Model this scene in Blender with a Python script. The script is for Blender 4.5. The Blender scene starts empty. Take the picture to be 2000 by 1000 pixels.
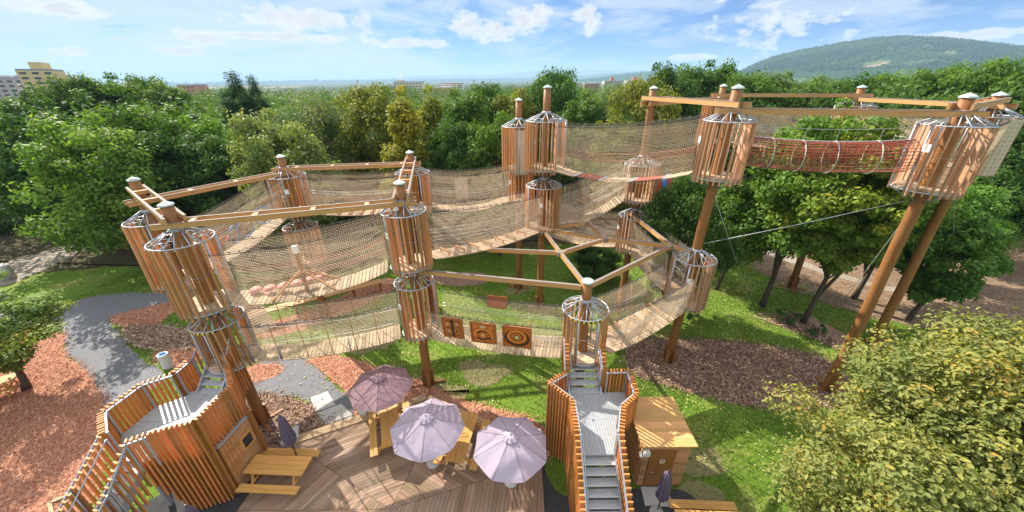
import bpy, bmesh, math, random
import numpy as np
from mathutils import Vector as V, Matrix
random.seed(11)
sc = bpy.context.scene
COL = sc.collection
PI = math.pi
R = math.radians
CAM_H = 14.0
FPX = 702.0
ROT = Matrix(((0.9999457509425375, 0.0104161015723181, 0.0), (-0.004564159047443814, 0.4381592685546061, -0.8988857679549066), (-0.009362885460929464, 0.8988370042492285, 0.43818303957149896)))

# ------------------------------------------------------------------ survey: sight lines from the camera post
# world axes: x right, y away, z up; (u, v) are sight-line numbers of a survey sheet 2000 wide
CROT = Matrix((ROT[0][:], ROT[1][:], ROT[2][:]))
def sight(u, v):
    return CROT @ V(((u - 1000) / FPX, -(v - 500) / FPX, -1.0))
def at(u, v, z=0.0):
    r = sight(u, v); t = (z - CAM_H) / r.z
    return V((t * r.x, t * r.y, z))
def away(u, v, y):
    r = sight(u, v); t = y / r.y
    return V((t * r.x, y, CAM_H + t * r.z))

# ------------------------------------------------------------------ node helper
class NT:
    def __init__(self, tree):
        self.t = tree; self.nodes = tree.nodes; self.links = tree.links
    def n(self, typ, ins=None, **props):
        nd = self.nodes.new(typ)
        for k, v in props.items():
            setattr(nd, k, v)
        for k, v in (ins or {}).items():
            s = nd.inputs[k]
            if isinstance(v, bpy.types.NodeSocket):
                self.links.new(v, s)
            else:
                s.default_value = v
        return nd
    def math(self, op, a, b=0.0, c=0.0, clamp=False):
        return self.n('ShaderNodeMath', {0: a, 1: b, 2: c}, operation=op, use_clamp=clamp).outputs[0]
    def ramp(self, fac, stops, interp='LINEAR'):
        nd = self.n('ShaderNodeValToRGB', {0: fac})
        cr = nd.color_ramp; cr.interpolation = interp
        while len(cr.elements) < len(stops):
            cr.elements.new(0.5)
        for e, (p, c) in zip(cr.elements, stops):
            e.position = p
            e.color = (c, c, c, 1) if isinstance(c, (int, float)) else (c[0], c[1], c[2], 1)
        return nd.outputs[0]
    def mix(self, fac, a, b, mode='MIX'):
        nd = self.n('ShaderNodeMix', data_type='RGBA', blend_type=mode)
        for i, v in ((0, fac), (6, a), (7, b)):
            s = nd.inputs[i]
            if isinstance(v, bpy.types.NodeSocket): self.links.new(v, s)
            else: s.default_value = v if i == 0 else (v[0], v[1], v[2], 1)
        return nd.outputs[2]
    def noise(self, vec, scale, detail=4, rough=0.55, dist=0.0):
        return self.n('ShaderNodeTexNoise', {'Vector': vec, 'Scale': scale, 'Detail': detail, 'Roughness': rough, 'Distortion': dist}).outputs[0]
    def scale(self, vec, s):
        return self.n('ShaderNodeMapping', {'Vector': vec, 'Scale': s}).outputs[0]

def mat(name):
    m = bpy.data.materials.new(name); m.use_nodes = True
    t = NT(m.node_tree)
    b = m.node_tree.nodes['Principled BSDF']
    return m, t, b
def setin(b, t, k, v):
    s = b.inputs[k]
    if isinstance(v, bpy.types.NodeSocket): t.links.new(v, s)
    else: s.default_value = v if not (isinstance(v, tuple) and len(v) == 3) else (*v, 1)
def bump(t, b, h, strength=0.3, dist=0.01):
    nd = t.n('ShaderNodeBump', {'Height': h, 'Strength': strength, 'Distance': dist})
    t.links.new(nd.outputs[0], b.inputs['Normal'])

def wood(name, c1, c2, var=0.3, rough=0.6, weather=None, knots=True, grain=26.0, wstr=0.7):
    m, t, b = mat(name)
    uv = t.n('ShaderNodeTexCoord').outputs['UV']
    isl = t.n('ShaderNodeNewGeometry').outputs['Random Per Island']
    g = t.noise(t.scale(uv, (1.4, grain, 1)), 1.0, 5, 0.6, 0.4)
    g2 = t.noise(t.scale(uv, (0.35, 3.0, 1)), 1.0, 3, 0.5)
    f = t.math('ADD', t.math('MULTIPLY', g, 0.65), t.math('MULTIPLY', g2, 0.45))
    c = t.mix(t.ramp(f, [(0.3, 0.0), (0.78, 1.0)]), c1, c2)
    if knots:
        vo = t.n('ShaderNodeTexVoronoi', {'Vector': t.scale(uv, (2.2, 7.0, 1)), 'Scale': 1.0}).outputs['Distance']
        c = t.mix(t.ramp(vo, [(0.06, 0.75), (0.13, 0.0)]), c, tuple(x * 0.35 for x in c1))
    if weather:
        pos = t.n('ShaderNodeTexCoord').outputs['Object']
        w = t.ramp(t.noise(pos, 0.9, 5, 0.65), [(0.42, 0.0), (0.7, wstr)])
        c = t.mix(w, c, weather)
    ck = t.noise(t.scale(uv, (0.9, grain * 2.2, 1)), 1.0, 2, 0.4)
    c = t.mix(t.ramp(ck, [(0.30, 0.6), (0.37, 0.0)]), c, tuple(x * 0.4 for x in c1))
    val = t.math('ADD', t.math('MULTIPLY', isl, var * 1.5), 1 - var * 0.75)
    hue = t.math('ADD', t.math('MULTIPLY', isl, -0.018), 0.509)
    hs = t.n('ShaderNodeHueSaturation', {'Hue': hue, 'Saturation': 1.0, 'Value': val, 'Color': c})
    setin(b, t, 'Base Color', hs.outputs[0]); setin(b, t, 'Roughness', rough)
    setin(b, t, 'Specular IOR Level', 0.3)
    bump(t, b, g, 0.5, 0.008)
    return m
def plain(name, c, rough=0.5, metal=0.0, var=0.12, nscale=3.0, trans=0.0, wrinkle=0.0):
    m, t, b = mat(name)
    o = t.n('ShaderNodeTexCoord').outputs['Object']
    n = t.noise(o, nscale, 5, 0.6)
    k = t.math('ADD', t.math('MULTIPLY', n, var * 2), 1 - var)
    setin(b, t, 'Base Color', t.mix(1.0, c, k, 'MULTIPLY'))
    setin(b, t, 'Roughness', t.math('ADD', t.math('MULTIPLY', n, 0.2), rough - 0.1))
    setin(b, t, 'Metallic', metal)
    if wrinkle:
        bump(t, b, t.noise(t.scale(o, (1, 1, .4)), 5.0, 4, 0.5, 0.8), wrinkle, 0.05)
    if trans:
        tr = t.n('ShaderNodeBsdfTranslucent', {'Color': (*c, 1)})
        mx = t.n('ShaderNodeMixShader', {0: trans, 1: b.outputs[0], 2: tr.outputs[0]})
        t.links.new(mx.outputs[0], t.nodes['Material Output'].inputs[0])
    return m

M = {}
M['pole'] = wood('pole_wood', (0.17, 0.066, 0.018), (0.38, 0.165, 0.045), 0.1, 0.55, grain=14, weather=(0.24, 0.13, 0.06), wstr=0.6)
M['slat'] = wood('slat_wood', (0.40, 0.165, 0.056), (0.68, 0.355, 0.15), 0.5, 0.55, weather=(0.50, 0.34, 0.21), wstr=0.55)
M['slat_pale'] = wood('slat_wood_pale', (0.42, 0.20, 0.10), (0.68, 0.385, 0.22), 0.5, 0.6, weather=(0.50, 0.38, 0.29), wstr=0.55)
M['slat_stair'] = wood('slat_wood_stair', (0.40, 0.14, 0.034), (0.64, 0.28, 0.08), 0.4, 0.5)
M['beam'] = wood('beam_wood', (0.40, 0.185, 0.055), (0.64, 0.35, 0.13), 0.25, 0.55, weather=(0.42, 0.29, 0.17), wstr=0.5)
M['beam_top'] = wood('beam_strip', (0.14, 0.115, 0.10), (0.30, 0.25, 0.21), 0.2, 0.75, knots=False)
M['bridge'] = wood('bridge_plank', (0.33, 0.225, 0.135), (0.60, 0.455, 0.30), 0.45, 0.7)
M['deck'] = wood('deck_plank', (0.18, 0.105, 0.06), (0.38, 0.245, 0.15), 0.34, 0.7, weather=(0.34, 0.26, 0.19))
M['rim'] = wood('deck_rim', (0.32, 0.21, 0.11), (0.52, 0.36, 0.2), 0.2, 0.65)
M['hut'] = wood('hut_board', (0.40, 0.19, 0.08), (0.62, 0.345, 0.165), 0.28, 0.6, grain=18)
M['hut_shaded'] = wood('hut_board_shaded', (0.16, 0.06, 0.022), (0.33, 0.14, 0.055), 0.3, 0.6, grain=18)  # hut boards again, with the shade on the front put into the colour
M['roofboard'] = wood('shed_roof_board', (0.47, 0.23, 0.075), (0.68, 0.40, 0.16), 0.3, 0.55)
M['door'] = wood('door_board', (0.24, 0.095, 0.02), (0.40, 0.18, 0.05), 0.1, 0.5)
M['table'] = wood('table_wood', (0.46, 0.22, 0.05), (0.66, 0.38, 0.11), 0.2, 0.5)
M['steel'] = plain('galvanised_steel', (0.40, 0.44, 0.48), 0.45, 0.45, 0.18, 9)
M['grating'] = plain('steel_grating', (0.56, 0.585, 0.60), 0.5, 0.2, 0.15, 5)
M['white'] = plain('white_paint', (0.78, 0.78, 0.76), 0.5)
M['cap'] = plain('cap_metal', (0.52, 0.61, 0.59), 0.4, 0.3)
M['net'] = plain('beige_rope', (0.74, 0.575, 0.40), 0.85, 0, 0.2, 6)
M['net_dark'] = plain('brown_rope', (0.25, 0.13, 0.075), 0.85)
M['rope_dark'] = plain('dark_rope', (0.13, 0.115, 0.10), 0.8)
M['cream'] = plain('cream_mesh', (0.62, 0.52, 0.40), 0.8, 0, 0.1, 2, 0.2)
M['red'] = plain('red_rope', (0.42, 0.08, 0.05), 0.7)
M['pink'] = plain('pink_disc', (0.60, 0.27, 0.22), 0.7)
M['blue'] = plain('blue_plastic', (0.05, 0.20, 0.50), 0.45)
M['yellow'] = plain('yellow_tape', (0.75, 0.55, 0.02), 0.5)
M['black'] = plain('black_paint', (0.02, 0.02, 0.022), 0.5)
M['cable'] = plain('steel_cable', (0.45, 0.46, 0.47), 0.45, 0.4)
M['concrete'] = plain('concrete', (0.48, 0.46, 0.42), 0.85, 0, 0.2, 12)
M['binwhite'] = plain('bin_shell', (0.60, 0.60, 0.57), 0.7, 0, 0.1, 10)
M['tyre'] = plain('rubber', (0.025, 0.025, 0.027), 0.7)
M['glass'] = plain('dark_glass', (0.02, 0.025, 0.03), 0.12)
M['bark'] = plain('bark', (0.085, 0.06, 0.042), 0.9, 0, 0.45, 7)
M['lilac'] = plain('lilac_cloth', (0.45, 0.375, 0.455), 0.8, 0, 0.06, 3, 0.18, 0.22)
M['mauve'] = plain('mauve_cloth', (0.32, 0.195, 0.215), 0.8, 0, 0.07, 3, 0.18, 0.22)
M['plum'] = plain('plum_cloth', (0.115, 0.085, 0.13), 0.8, 0, 0.1, 6)

# ------------------------------------------------------------------ mesh builder
class MB:
    def __init__(self):
        self.v = []; self.f = []; self.uv = []; self.sm = []
    def face(self, idx, uv=None, smooth=False):
        self.f.append(tuple(idx)); self.sm.append(smooth)
        self.uv.extend(uv if uv else [(0, 0)] * len(idx))
    def board(self, a, b, w, t, up=None):
        """box from a to b; w across, t along up"""
        a = V(a); b = V(b); d = b - a; L = d.length
        if L < 1e-6: return
        d /= L
        up = V(up) if up else (V((0, 0, 1)) if abs(d.z) < 0.9 else V((1, 0, 0)))
        s = d.cross(up).normalized(); n = s.cross(d).normalized()
        o = len(self.v)
        for e in (a, b):
            for x, y in ((-1, -1), (1, -1), (1, 1), (-1, 1)):
                self.v.append(tuple(e + s * (x * w / 2) + n * (y * t / 2)))
        u0 = random.uniform(0, 40); v0 = random.uniform(0, 40)
        ww = (w, t, w, t); acc = v0
        for k in range(4):
            j = (k + 1) % 4
            self.face((o + k, o + j, o + 4 + j, o + 4 + k), [(u0, acc), (u0, acc + ww[k]), (u0 + L, acc + ww[k]), (u0 + L, acc)])
            acc += ww[k]
        self.face((o + 3, o + 2, o + 1, o), [(u0, v0), (u0 + .02, v0 + w), (u0 + t * .2, v0 + w), (u0 + t * .2, v0)])
        self.face((o + 4, o + 5, o + 6, o + 7), [(u0, v0), (u0 + .02, v0 + w), (u0 + t * .2, v0 + w), (u0 + t * .2, v0)])
    def tube(self, pts, r, n=6, closed=False, caps=True, smooth=True):
        pts = [V(p) for p in pts]; m = len(pts)
        rr = r if isinstance(r, (list, tuple)) else [r] * m
        o = len(self.v); acc = 0.0; u = []
        prev = None
        for i, p in enumerate(pts):
            if closed: d = pts[(i + 1) % m] - pts[i - 1]
            else: d = pts[min(i + 1, m - 1)] - pts[max(i - 1, 0)]
            d.normalize()
            if prev is None:
                ref = V((0, 0, 1)) if abs(d.z) < 0.9 else V((1, 0, 0))
                s = d.cross(ref).normalized()
            else:
                s = (prev - d * prev.dot(d)).normalized()
            prev = s; n2 = d.cross(s)
            if i: acc += (p - pts[i - 1]).length
            u.append(acc)
            for k in range(n):
                a = 2 * PI * k / n
                self.v.append(tuple(p + (s * math.cos(a) + n2 * math.sin(a)) * rr[i]))
        segs = m if closed else m - 1
        for i in range(segs):
            j = (i + 1) % m
            for k in range(n):
                l = (k + 1) % n
                c = 2 * PI * rr[i] / n
                u1 = u[j] if j else u[-1] + (pts[0] - pts[-1]).length
                self.face((o + i * n + k, o + i * n + l, o + j * n + l, o + j * n + k), [(u[i], k * c), (u[i], (k + 1) * c), (u1, (k + 1) * c), (u1, k * c)], smooth)
        if caps and not closed:
            self.face([o + k for k in range(n)][::-1]); self.face([o + (m - 1) * n + k for k in range(n)])
    def lathe(self, prof, n=16, c=(0, 0, 0), smooth=True):
        o = len(self.v); c = V(c)
        for r, z in prof:
            for k in range(n):
                a = 2 * PI * k / n
                self.v.append((c.x + r * math.cos(a), c.y + r * math.sin(a), c.z + z))
        for i in range(len(prof) - 1):
            for k in range(n):
                l = (k + 1) % n
                self.face((o + i * n + k, o + i * n + l, o + (i + 1) * n + l, o + (i + 1) * n + k), None, smooth)
        if prof[0][0] > 1e-4: self.face([o + k for k in range(n)][::-1])
        if prof[-1][0] > 1e-4: self.face([o + (len(prof) - 1) * n + k for k in range(n)])
    def slab(self, poly, z0, z1, d=None):
        """prism over a plan polygon; uv runs along d"""
        d = V((d[0], d[1])) if d else V((1, 0)); s = V((-d.y, d.x))
        n = len(poly); o = len(self.v)
        area = sum(poly[i][0] * poly[(i + 1) % n][1] - poly[(i + 1) % n][0] * poly[i][1] for i in range(n))
        if area < 0: poly = poly[::-1]
        for z in (z0, z1):
            for p in poly: self.v.append((p[0], p[1], z))
        u0 = random.uniform(0, 50)
        q = [(V((p[0], p[1])).dot(d) + u0, V((p[0], p[1])).dot(s)) for p in poly]
        self.face([o + n + k for k in range(n)], q)
        self.face([o + k for k in range(n)][::-1], q[::-1])
        for k in range(n):
            j = (k + 1) % n
            L = math.dist(poly[k], poly[j])
            self.face((o + k, o + j, o + n + j, o + n + k), [(u0, 0), (u0 + L, 0), (u0 + L, z1 - z0), (u0, z1 - z0)])
    def strips(self, poly, d, pitch, width, z0, z1):
        d = V(d).normalized(); s = V((-d.y, d.x))
        P = [V((p[0], p[1])) for p in poly]
        lo = min(p.dot(s) for p in P); hi = max(p.dot(s) for p in P)
        k = lo
        while k < hi:
            q = clip(clip(P, s, k), -s, -(k + width))
            if len(q) > 2: self.slab([(p.x, p.y) for p in q], z0, z1, d)
            k += pitch
    def build(self, name, m, parent=None):
        off = V((0, 0, 0)); p = parent
        while p: off += V(p.location); p = p.parent
        me = bpy.data.meshes.new(name)
        me.from_pydata([(x - off.x, y - off.y, z - off.z) for x, y, z in self.v], [], self.f)
        me.uv_layers.new().data.foreach_set('uv', [c for q in self.uv for c in q])
        me.polygons.foreach_set('use_smooth', self.sm)
        me.materials.append(M[m] if isinstance(m, str) else m)
        ob = bpy.data.objects.new(name, me); COL.objects.link(ob)
        if parent: ob.parent = parent
        return ob
def clip(P, n, k):
    out = []
    for i in range(len(P)):
        a, b = P[i], P[(i + 1) % len(P)]
        da, db = a.dot(n) - k, b.dot(n) - k
        if da >= 0: out.append(a)
        if da * db < 0: out.append(a + (b - a) * (da / (da - db)))
    return out
def tag(o, label=None, cat=None, group=None, kind=None):
    if label: o['label'] = label
    if cat: o['category'] = cat
    if group: o['group'] = group
    if kind: o['kind'] = kind
    return o
def thing(name, loc, label, cat, group=None):
    o = bpy.data.objects.new(name, None); COL.objects.link(o); o.location = loc; o.empty_display_size = 0.3
    return tag(o, label, cat, group)
def dup(src, loc, rz=0.0, label=None, parent=None):
    c = src.copy(); COL.objects.link(c)
    if parent: c.parent = parent
    else:
        c.location = loc; c.rotation_euler = (0, 0, rz)
        if label: c['label'] = label
    for ch in src.children: dup(ch, None, 0, None, c)
    return c
def lerp(a, b, t): return a + (b - a) * t

# ------------------------------------------------------------------ camera
cd = bpy.data.cameras.new('camera'); cam = bpy.data.objects.new('camera', cd); COL.objects.link(cam)
cd.sensor_width = 36; cd.lens = FPX / 2000 * 36; cd.clip_start = 0.1; cd.clip_end = 60000
cam.matrix_world = Matrix.Translation((0, 0, CAM_H)) @ CROT.to_4x4()
sc.camera = cam

# ------------------------------------------------------------------ light and sky
SUN_AZ = R(138); SUN_EL = R(41)
sd = V((math.cos(SUN_EL) * math.cos(SUN_AZ), math.cos(SUN_EL) * math.sin(SUN_AZ), math.sin(SUN_EL)))
sl = bpy.data.lights.new('sun', 'SUN'); sl.energy = 5.0; sl.angle = R(0.53); sl.color = (1.0, 0.93, 0.82)
so = bpy.data.objects.new('sun', sl); COL.objects.link(so); so.rotation_euler = sd.to_track_quat('Z', 'Y').to_euler()
w = bpy.data.worlds.new('World'); sc.world = w; w.use_nodes = True
t = NT(w.node_tree); bg = w.node_tree.nodes['Background']
dirv = t.n('ShaderNodeTexCoord').outputs['Generated']
sep = t.n('ShaderNodeSeparateXYZ', {0: dirv})
zl = t.math('ADD', t.math('MULTIPLY', t.math('MAXIMUM', sep.outputs[2], 0.0), 1.9), 0.10)
lift = t.n('ShaderNodeCombineXYZ', {0: sep.outputs[0], 1: sep.outputs[1], 2: zl}).outputs[0]
lift = t.n('ShaderNodeVectorMath', {0: lift}, operation='NORMALIZE').outputs[0]
sky = t.n('ShaderNodeTexSky', {'Vector': lift}, sky_type='NISHITA', sun_disc=False, sun_elevation=SUN_EL, sun_rotation=math.atan2(sd.x, sd.y), altitude=300, air_density=1.0, dust_density=0.1, ozone_density=2.2)
# clouds live in azimuth / elevation
az = t.math('ARCTAN2', sep.outputs[0], sep.outputs[1])
el = t.math('ARCSINE', sep.outputs[2])
ae = t.n('ShaderNodeCombineXYZ', {0: az, 1: el, 2: 0.0}).outputs[0]
high = t.noise(t.scale(ae, (5.0, 20.0, 1)), 1.0, 8, 0.62, 0.6)
high2 = t.noise(t.scale(ae, (1.6, 6.0, 1)), 1.0, 3, 0.5)
leftness = t.math('MULTIPLY', az, -0.06)
hm = t.ramp(t.math('ADD', t.math('ADD', t.math('MULTIPLY', high, 0.6), t.math('MULTIPLY', high2, 0.4)), leftness), [(0.44, 0.0), (0.54, 0.7), (0.68, 1.0)])
fine = t.noise(t.scale(ae, (26.0, 44.0, 1)), 1.0, 8, 0.6, 0.15)
puff = None
for (ca, ce, ra, re) in ((-5.6, 6.7, 3.0, 1.5), (-2.0, 6.0, 4.2, 1.3), (2.2, 7.2, 3.0, 1.6), (3.8, 8.1, 1.7, 1.2), (10.0, 7.9, 2.0, 1.3), (10.8, 6.4, 1.2, 1.3), (-38.3, 3.3, 2.2, .55), (-46.5, 6.4, 4.0, 0.9), (-30.0, 5.0, 11.0, 0.5), (-36.0, 4.6, 2.5, .8), (-46.5, 3.0, 1.5, .6), (47.0, 3.4, 8.0, 0.5), (24.0, 2.6, 3.0, .5), (-26.0, 6.9, 8.0, 1.3), (-14.0, 4.6, 6.0, .7)):
    dx = t.math('DIVIDE', t.math('SUBTRACT', az, R(ca)), R(ra)); dy = t.math('DIVIDE', t.math('SUBTRACT', el, R(ce)), R(re))
    q = t.math('SUBTRACT', 1.0, t.math('SQRT', t.math('ADD', t.math('MULTIPLY', dx, dx), t.math('MULTIPLY', dy, dy))))
    puff = q if puff is None else t.math('MAXIMUM', puff, q)
wx = t.math('DIVIDE', t.math('SUBTRACT', az, R(32.0)), R(5.0)); wy = t.math('DIVIDE', t.math('SUBTRACT', el, R(5.2)), R(2.0))
wisp = t.math('MULTIPLY', t.math('SUBTRACT', 1.0, t.math('SQRT', t.math('ADD', t.math('MULTIPLY', wx, wx), t.math('MULTIPLY', wy, wy)))), 0.28)
puff = t.math('MAXIMUM', puff, wisp)
pv = t.math('ADD', t.math('MULTIPLY', puff, 0.85), t.math('MULTIPLY', t.math('SUBTRACT', fine, 0.5), 2.3))
pm = t.ramp(pv, [(0.02, 0.0), (0.22, 0.55), (0.55, 0.95)])
shade = t.ramp(t.math('ADD', t.math('MULTIPLY', pv, 0.6), t.noise(t.scale(ae, (34, 60, 1)), 1.0, 6, 0.65)), [(0.40, 1.0), (0.62, 0.88), (0.95, 0.70)])
hz = t.ramp(el, [(0.0, 0.55), (0.07, 0.12), (0.2, 0.0)])
skyb = t.mix(1.0, sky.outputs[0], (0.56, 0.77, 0.98), 'MULTIPLY')
skyc = t.mix(hz, skyb, (3.5, 4.4, 5.5))
skyc = t.mix(t.math('MULTIPLY', hm, 0.8), skyc, (4.75, 5.15, 5.6))
cloudc = t.mix(1.0, (6.4, 6.45, 6.6), shade, 'MULTIPLY')
skyc = t.mix(pm, skyc, cloudc)
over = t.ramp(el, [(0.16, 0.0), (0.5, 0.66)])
skyc = t.mix(over, skyc, (10.2, 10.4, 10.8))  # unseen sky above the frame made brighter, added as fill light
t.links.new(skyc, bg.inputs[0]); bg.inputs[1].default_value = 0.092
sc.view_settings.view_transform = 'Standard'; sc.view_settings.look = 'None'
sc.view_settings.exposure = 0.97; sc.view_settings.gamma = 1.0
sc.cycles.max_bounces = 8; sc.cycles.transparent_max_bounces = 8; sc.cycles.volume_bounces = 0
sc.cycles.use_denoising = True; sc.cycles.denoiser = 'OPENIMAGEDENOISE'; sc.cycles.denoising_prefilter = 'NONE'; sc.cycles.denoising_input_passes = 'RGB_ALBEDO_NORMAL'; sc.cycles.use_adaptive_sampling = False
HAZE = 0.00016

# ------------------------------------------------------------------ ground
def ground_mat(name, lo, hi, scale, chip=None, rough=0.95, bstr=0.6, patchc=None):
    m, t, b = mat(name)
    o = t.n('ShaderNodeTexCoord').outputs['Object']
    n1 = t.noise(o, scale, 6, 0.7); n2 = t.noise(o, scale * 0.06, 4, 0.6)
    f = t.ramp(t.math('ADD', t.math('MULTIPLY', n1, 0.6), t.math('MULTIPLY', n2, 0.5)), [(0.35, 0.0), (0.75, 1.0)])
    c = t.mix(f, lo, hi)
    if chip:
        vo = t.n('ShaderNodeTexVoronoi', {'Vector': t.scale(o, (1, 1.7, 1)), 'Scale': chip[0], 'Randomness': 1.0})
        sv = t.n('ShaderNodeSeparateColor', {0: vo.outputs['Color']}).outputs[0]
        c = t.mix(t.ramp(sv, [(0.3, 0.0), (1.0, 0.85)]), c, chip[1])
        c = t.mix(t.ramp(sv, [(0.0, 0.6), (0.25, 0.0)]), c, chip[2])
        bump(t, b, t.math('ADD', vo.outputs['Distance'], n1), bstr, 0.03)
    else:
        bump(t, b, n1, bstr, 0.04)
    if patchc:
        pm = t.ramp(t.noise(o, 0.42, 6, 0.62), [(0.52, 0.0), (0.68, 0.75)])
        c = t.mix(pm, c, patchc)
        far = t.ramp(t.math('DIVIDE', t.n('ShaderNodeVectorMath', {0: o}, operation='LENGTH').outputs['Value'], 1000.0), [(0.07, 0.0), (0.25, 1.0)])
        fv = t.n('ShaderNodeTexVoronoi', {'Vector': o, 'Scale': 0.0022}).outputs['Color']
        fc = t.ramp(t.n('ShaderNodeSeparateColor', {0: fv}).outputs[1], [(0.0, (0.035, 0.06, 0.025)), (0.5, (0.08, 0.10, 0.04)), (0.8, (0.16, 0.15, 0.07)), (1.0, (0.05, 0.08, 0.03))], 'CONSTANT')
        c = t.mix(far, c, fc)
    setin(b, t, 'Base Color', c); setin(b, t, 'Roughness', rough); setin(b, t, 'Specular IOR Level', 0.15)
    return m
M['grass'] = ground_mat('grass_ground', (0.065, 0.125, 0.012), (0.16, 0.245, 0.03), 9.0, patchc=(0.24, 0.235, 0.07))
M['mulch_red'] = ground_mat('red_mulch', (0.40, 0.165, 0.095), (0.62, 0.31, 0.19), 14.0, (17.0, (0.66, 0.36, 0.22), (0.13, 0.045, 0.025)))
M['mulch_brown'] = ground_mat('brown_mulch', (0.175, 0.095, 0.06), (0.34, 0.21, 0.145), 14.0, (17.0, (0.45, 0.32, 0.23), (0.07, 0.035, 0.025)))
M['mulch_pale'] = ground_mat('pale_mulch', (0.33, 0.25, 0.16), (0.55, 0.43, 0.29), 12.0, (9.0, (0.70, 0.58, 0.42), (0.10, 0.06, 0.04)))
M['gravel'] = ground_mat('gravel', (0.115, 0.117, 0.126), (0.195, 0.197, 0.208), 22.0, (30.0, (0.25, 0.25, 0.255), (0.085, 0.085, 0.09)), bstr=0.3)
M['earth'] = ground_mat('earth', (0.115, 0.072, 0.044), (0.235, 0.155, 0.10), 1.6, (7.0, (0.29, 0.205, 0.14), (0.09, 0.055, 0.035)), bstr=0.3)
M['dust'] = ground_mat('pale_gravel', (0.22, 0.18, 0.14), (0.36, 0.31, 0.255), 4.0)
M['soil'] = ground_mat('worn_soil', (0.17, 0.15, 0.06), (0.30, 0.27, 0.13), 5.0)
M['darkground'] = ground_mat('dark_gravel', (0.035, 0.035, 0.036), (0.085, 0.085, 0.085), 20.0)
M['litter'] = ground_mat('forest_soil', (0.045, 0.038, 0.02), (0.10, 0.085, 0.04), 5.0)

def disc_ground():
    mb = MB(); radii = [0, 15, 40, 90, 200, 600, 2000, 7000, 20000, 45000]; n = 48
    mb.v.append((0, 0, 0))
    for r in radii[1:]:
        for k in range(n):
            a = 2 * PI * k / n; mb.v.append((r * math.cos(a), r * math.sin(a), 0))
    for k in range(n): mb.face((0, 1 + k, 1 + (k + 1) % n))
    for i in range(len(radii) - 2):
        for k in range(n):
            l = (k + 1) % n
            mb.face((1 + i * n + k, 1 + (i + 1) * n + k, 1 + (i + 1) * n + l, 1 + i * n + l))
    return tag(mb.build('ground', 'grass'), kind='structure')
disc_ground()
PATCH = {}
def patch(name, pts, z, m, ragged=0.16, smooth=True):
    P = [V((p[0], p[1])) for p in pts]; out = []
    n = len(P)
    for i in range(n):
        p0, p1, p2, p3 = P[i - 1], P[i], P[(i + 1) % n], P[(i + 2) % n]
        k = max(2, int((p2 - p1).length / 0.3))
        for s in range(k):
            q = s / k
            if smooth:
                c = 0.5 * ((2 * p1) + (p2 - p0) * q + (2 * p0 - 5 * p1 + 4 * p2 - p3) * q * q + (3 * p1 - p0 - 3 * p2 + p3) * q ** 3)
            else: c = p1.lerp(p2, q)
            out.append((c.x + random.uniform(-ragged, ragged), c.y + random.uniform(-ragged, ragged)))
    bm = bmesh.new(); vs = [bm.verts.new((x, y, z)) for x, y in out]
    f = bm.faces.new(vs); f.normal_update()
    if f.normal.z < 0: f.normal_flip()
    bmesh.ops.triangulate(bm, faces=[f])
    me = bpy.data.meshes.new(name); bm.to_mesh(me); bm.free(); me.materials.append(M[m])
    o = bpy.data.objects.new(name, me); COL.objects.link(o); tag(o, kind='structure')
    PATCH.setdefault(m, []).append(out)
    return o
def A2(*pts): return [tuple(at(u, v)[:2]) for u, v in pts]
patch('forest_floor', [(-75, 26), (-34, 27.5), (-24, 26.5), (-15, 26), (-9, 29), (-2, 30), (4, 31), (10, 33), (30, 42), (75, 46), (110, 110), (-110, 110)], 0.004, 'litter', 0.3)
patch('field', [(20.5, 31), (19.8, 26.3), (20.6, 22.9), (23.0, 19.4), (27.2, 17.0), (33, 13.5), (52, 12), (60, 30), (46, 38), (33, 36)], 0.008, 'earth', 0.25)
patch('pale_path', [(22.5, 28.5), (24.3, 25.6), (26.6, 22.9), (29, 21.4), (29.3, 22.0), (27.3, 23.5), (25.3, 26), (23.8, 29)], 0.012, 'dust', 0.2)
patch('gravel_path', A2((0, 575), (100, 602), (185, 578), (325, 572), (350, 596), (300, 607), (215, 622), (238, 660), (275, 700), (322, 728), (300, 760), (213, 790), (188, 752), (160, 718), (130, 690), (122, 650), (60, 640), (0, 640)), 0.012, 'gravel', 0.1)
patch('woodland_path', A2((0, 520), (60, 500), (160, 465), (190, 440), (205, 445), (180, 475), (110, 515), (0, 560)), 0.016, 'dust', 0.15)
patch('gravel_path', A2((548, 702), (510, 705), (480, 722), (430, 760), (440, 790), (520, 770), (600, 782), (640, 812), (700, 808), (705, 790), (660, 760), (620, 722), (598, 700)), 0.016, 'gravel', 0.08)
patch('mulch_bed', A2((216, 622), (262, 607), (340, 590), (352, 600), (330, 615), (300, 640), (248, 640)), 0.02, 'mulch_red', 0.08)
patch('mulch_bed', A2((0, 640), (60, 640), (122, 650), (130, 690), (160, 718), (188, 752), (213, 790), (200, 850), (200, 920), (160, 1000), (0, 1050), (-200, 1040), (-150, 700)), 0.008, 'mulch_red', 0.08)
patch('mulch_bed', A2((600, 700), (660, 695), (722, 712), (770, 735), (830, 745), (880, 775), (960, 795), (1062, 832), (1062, 900), (900, 905), (830, 800), (700, 815), (690, 780), (640, 735)), 0.02, 'mulch_red', 0.08)
patch('mulch_bed', A2((470, 735), (490, 715), (545, 712), (545, 730), (500, 745)), 0.02, 'mulch_red', 0.06)
patch('mulch_bed', A2((500, 640), (620, 600), (745, 545), (775, 560), (700, 600), (600, 640), (520, 660)), 0.012, 'mulch_red', 0.1)
patch('stony_bed', A2((243, 640), (300, 634), (345, 640), (410, 655), (400, 678), (330, 684), (262, 676), (240, 655)), 0.024, 'mulch_pale', 0.1)
patch('mulch_bed', A2((300, 690), (380, 682), (395, 700), (340, 722)), 0.02, 'mulch_red', 0.08)
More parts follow.
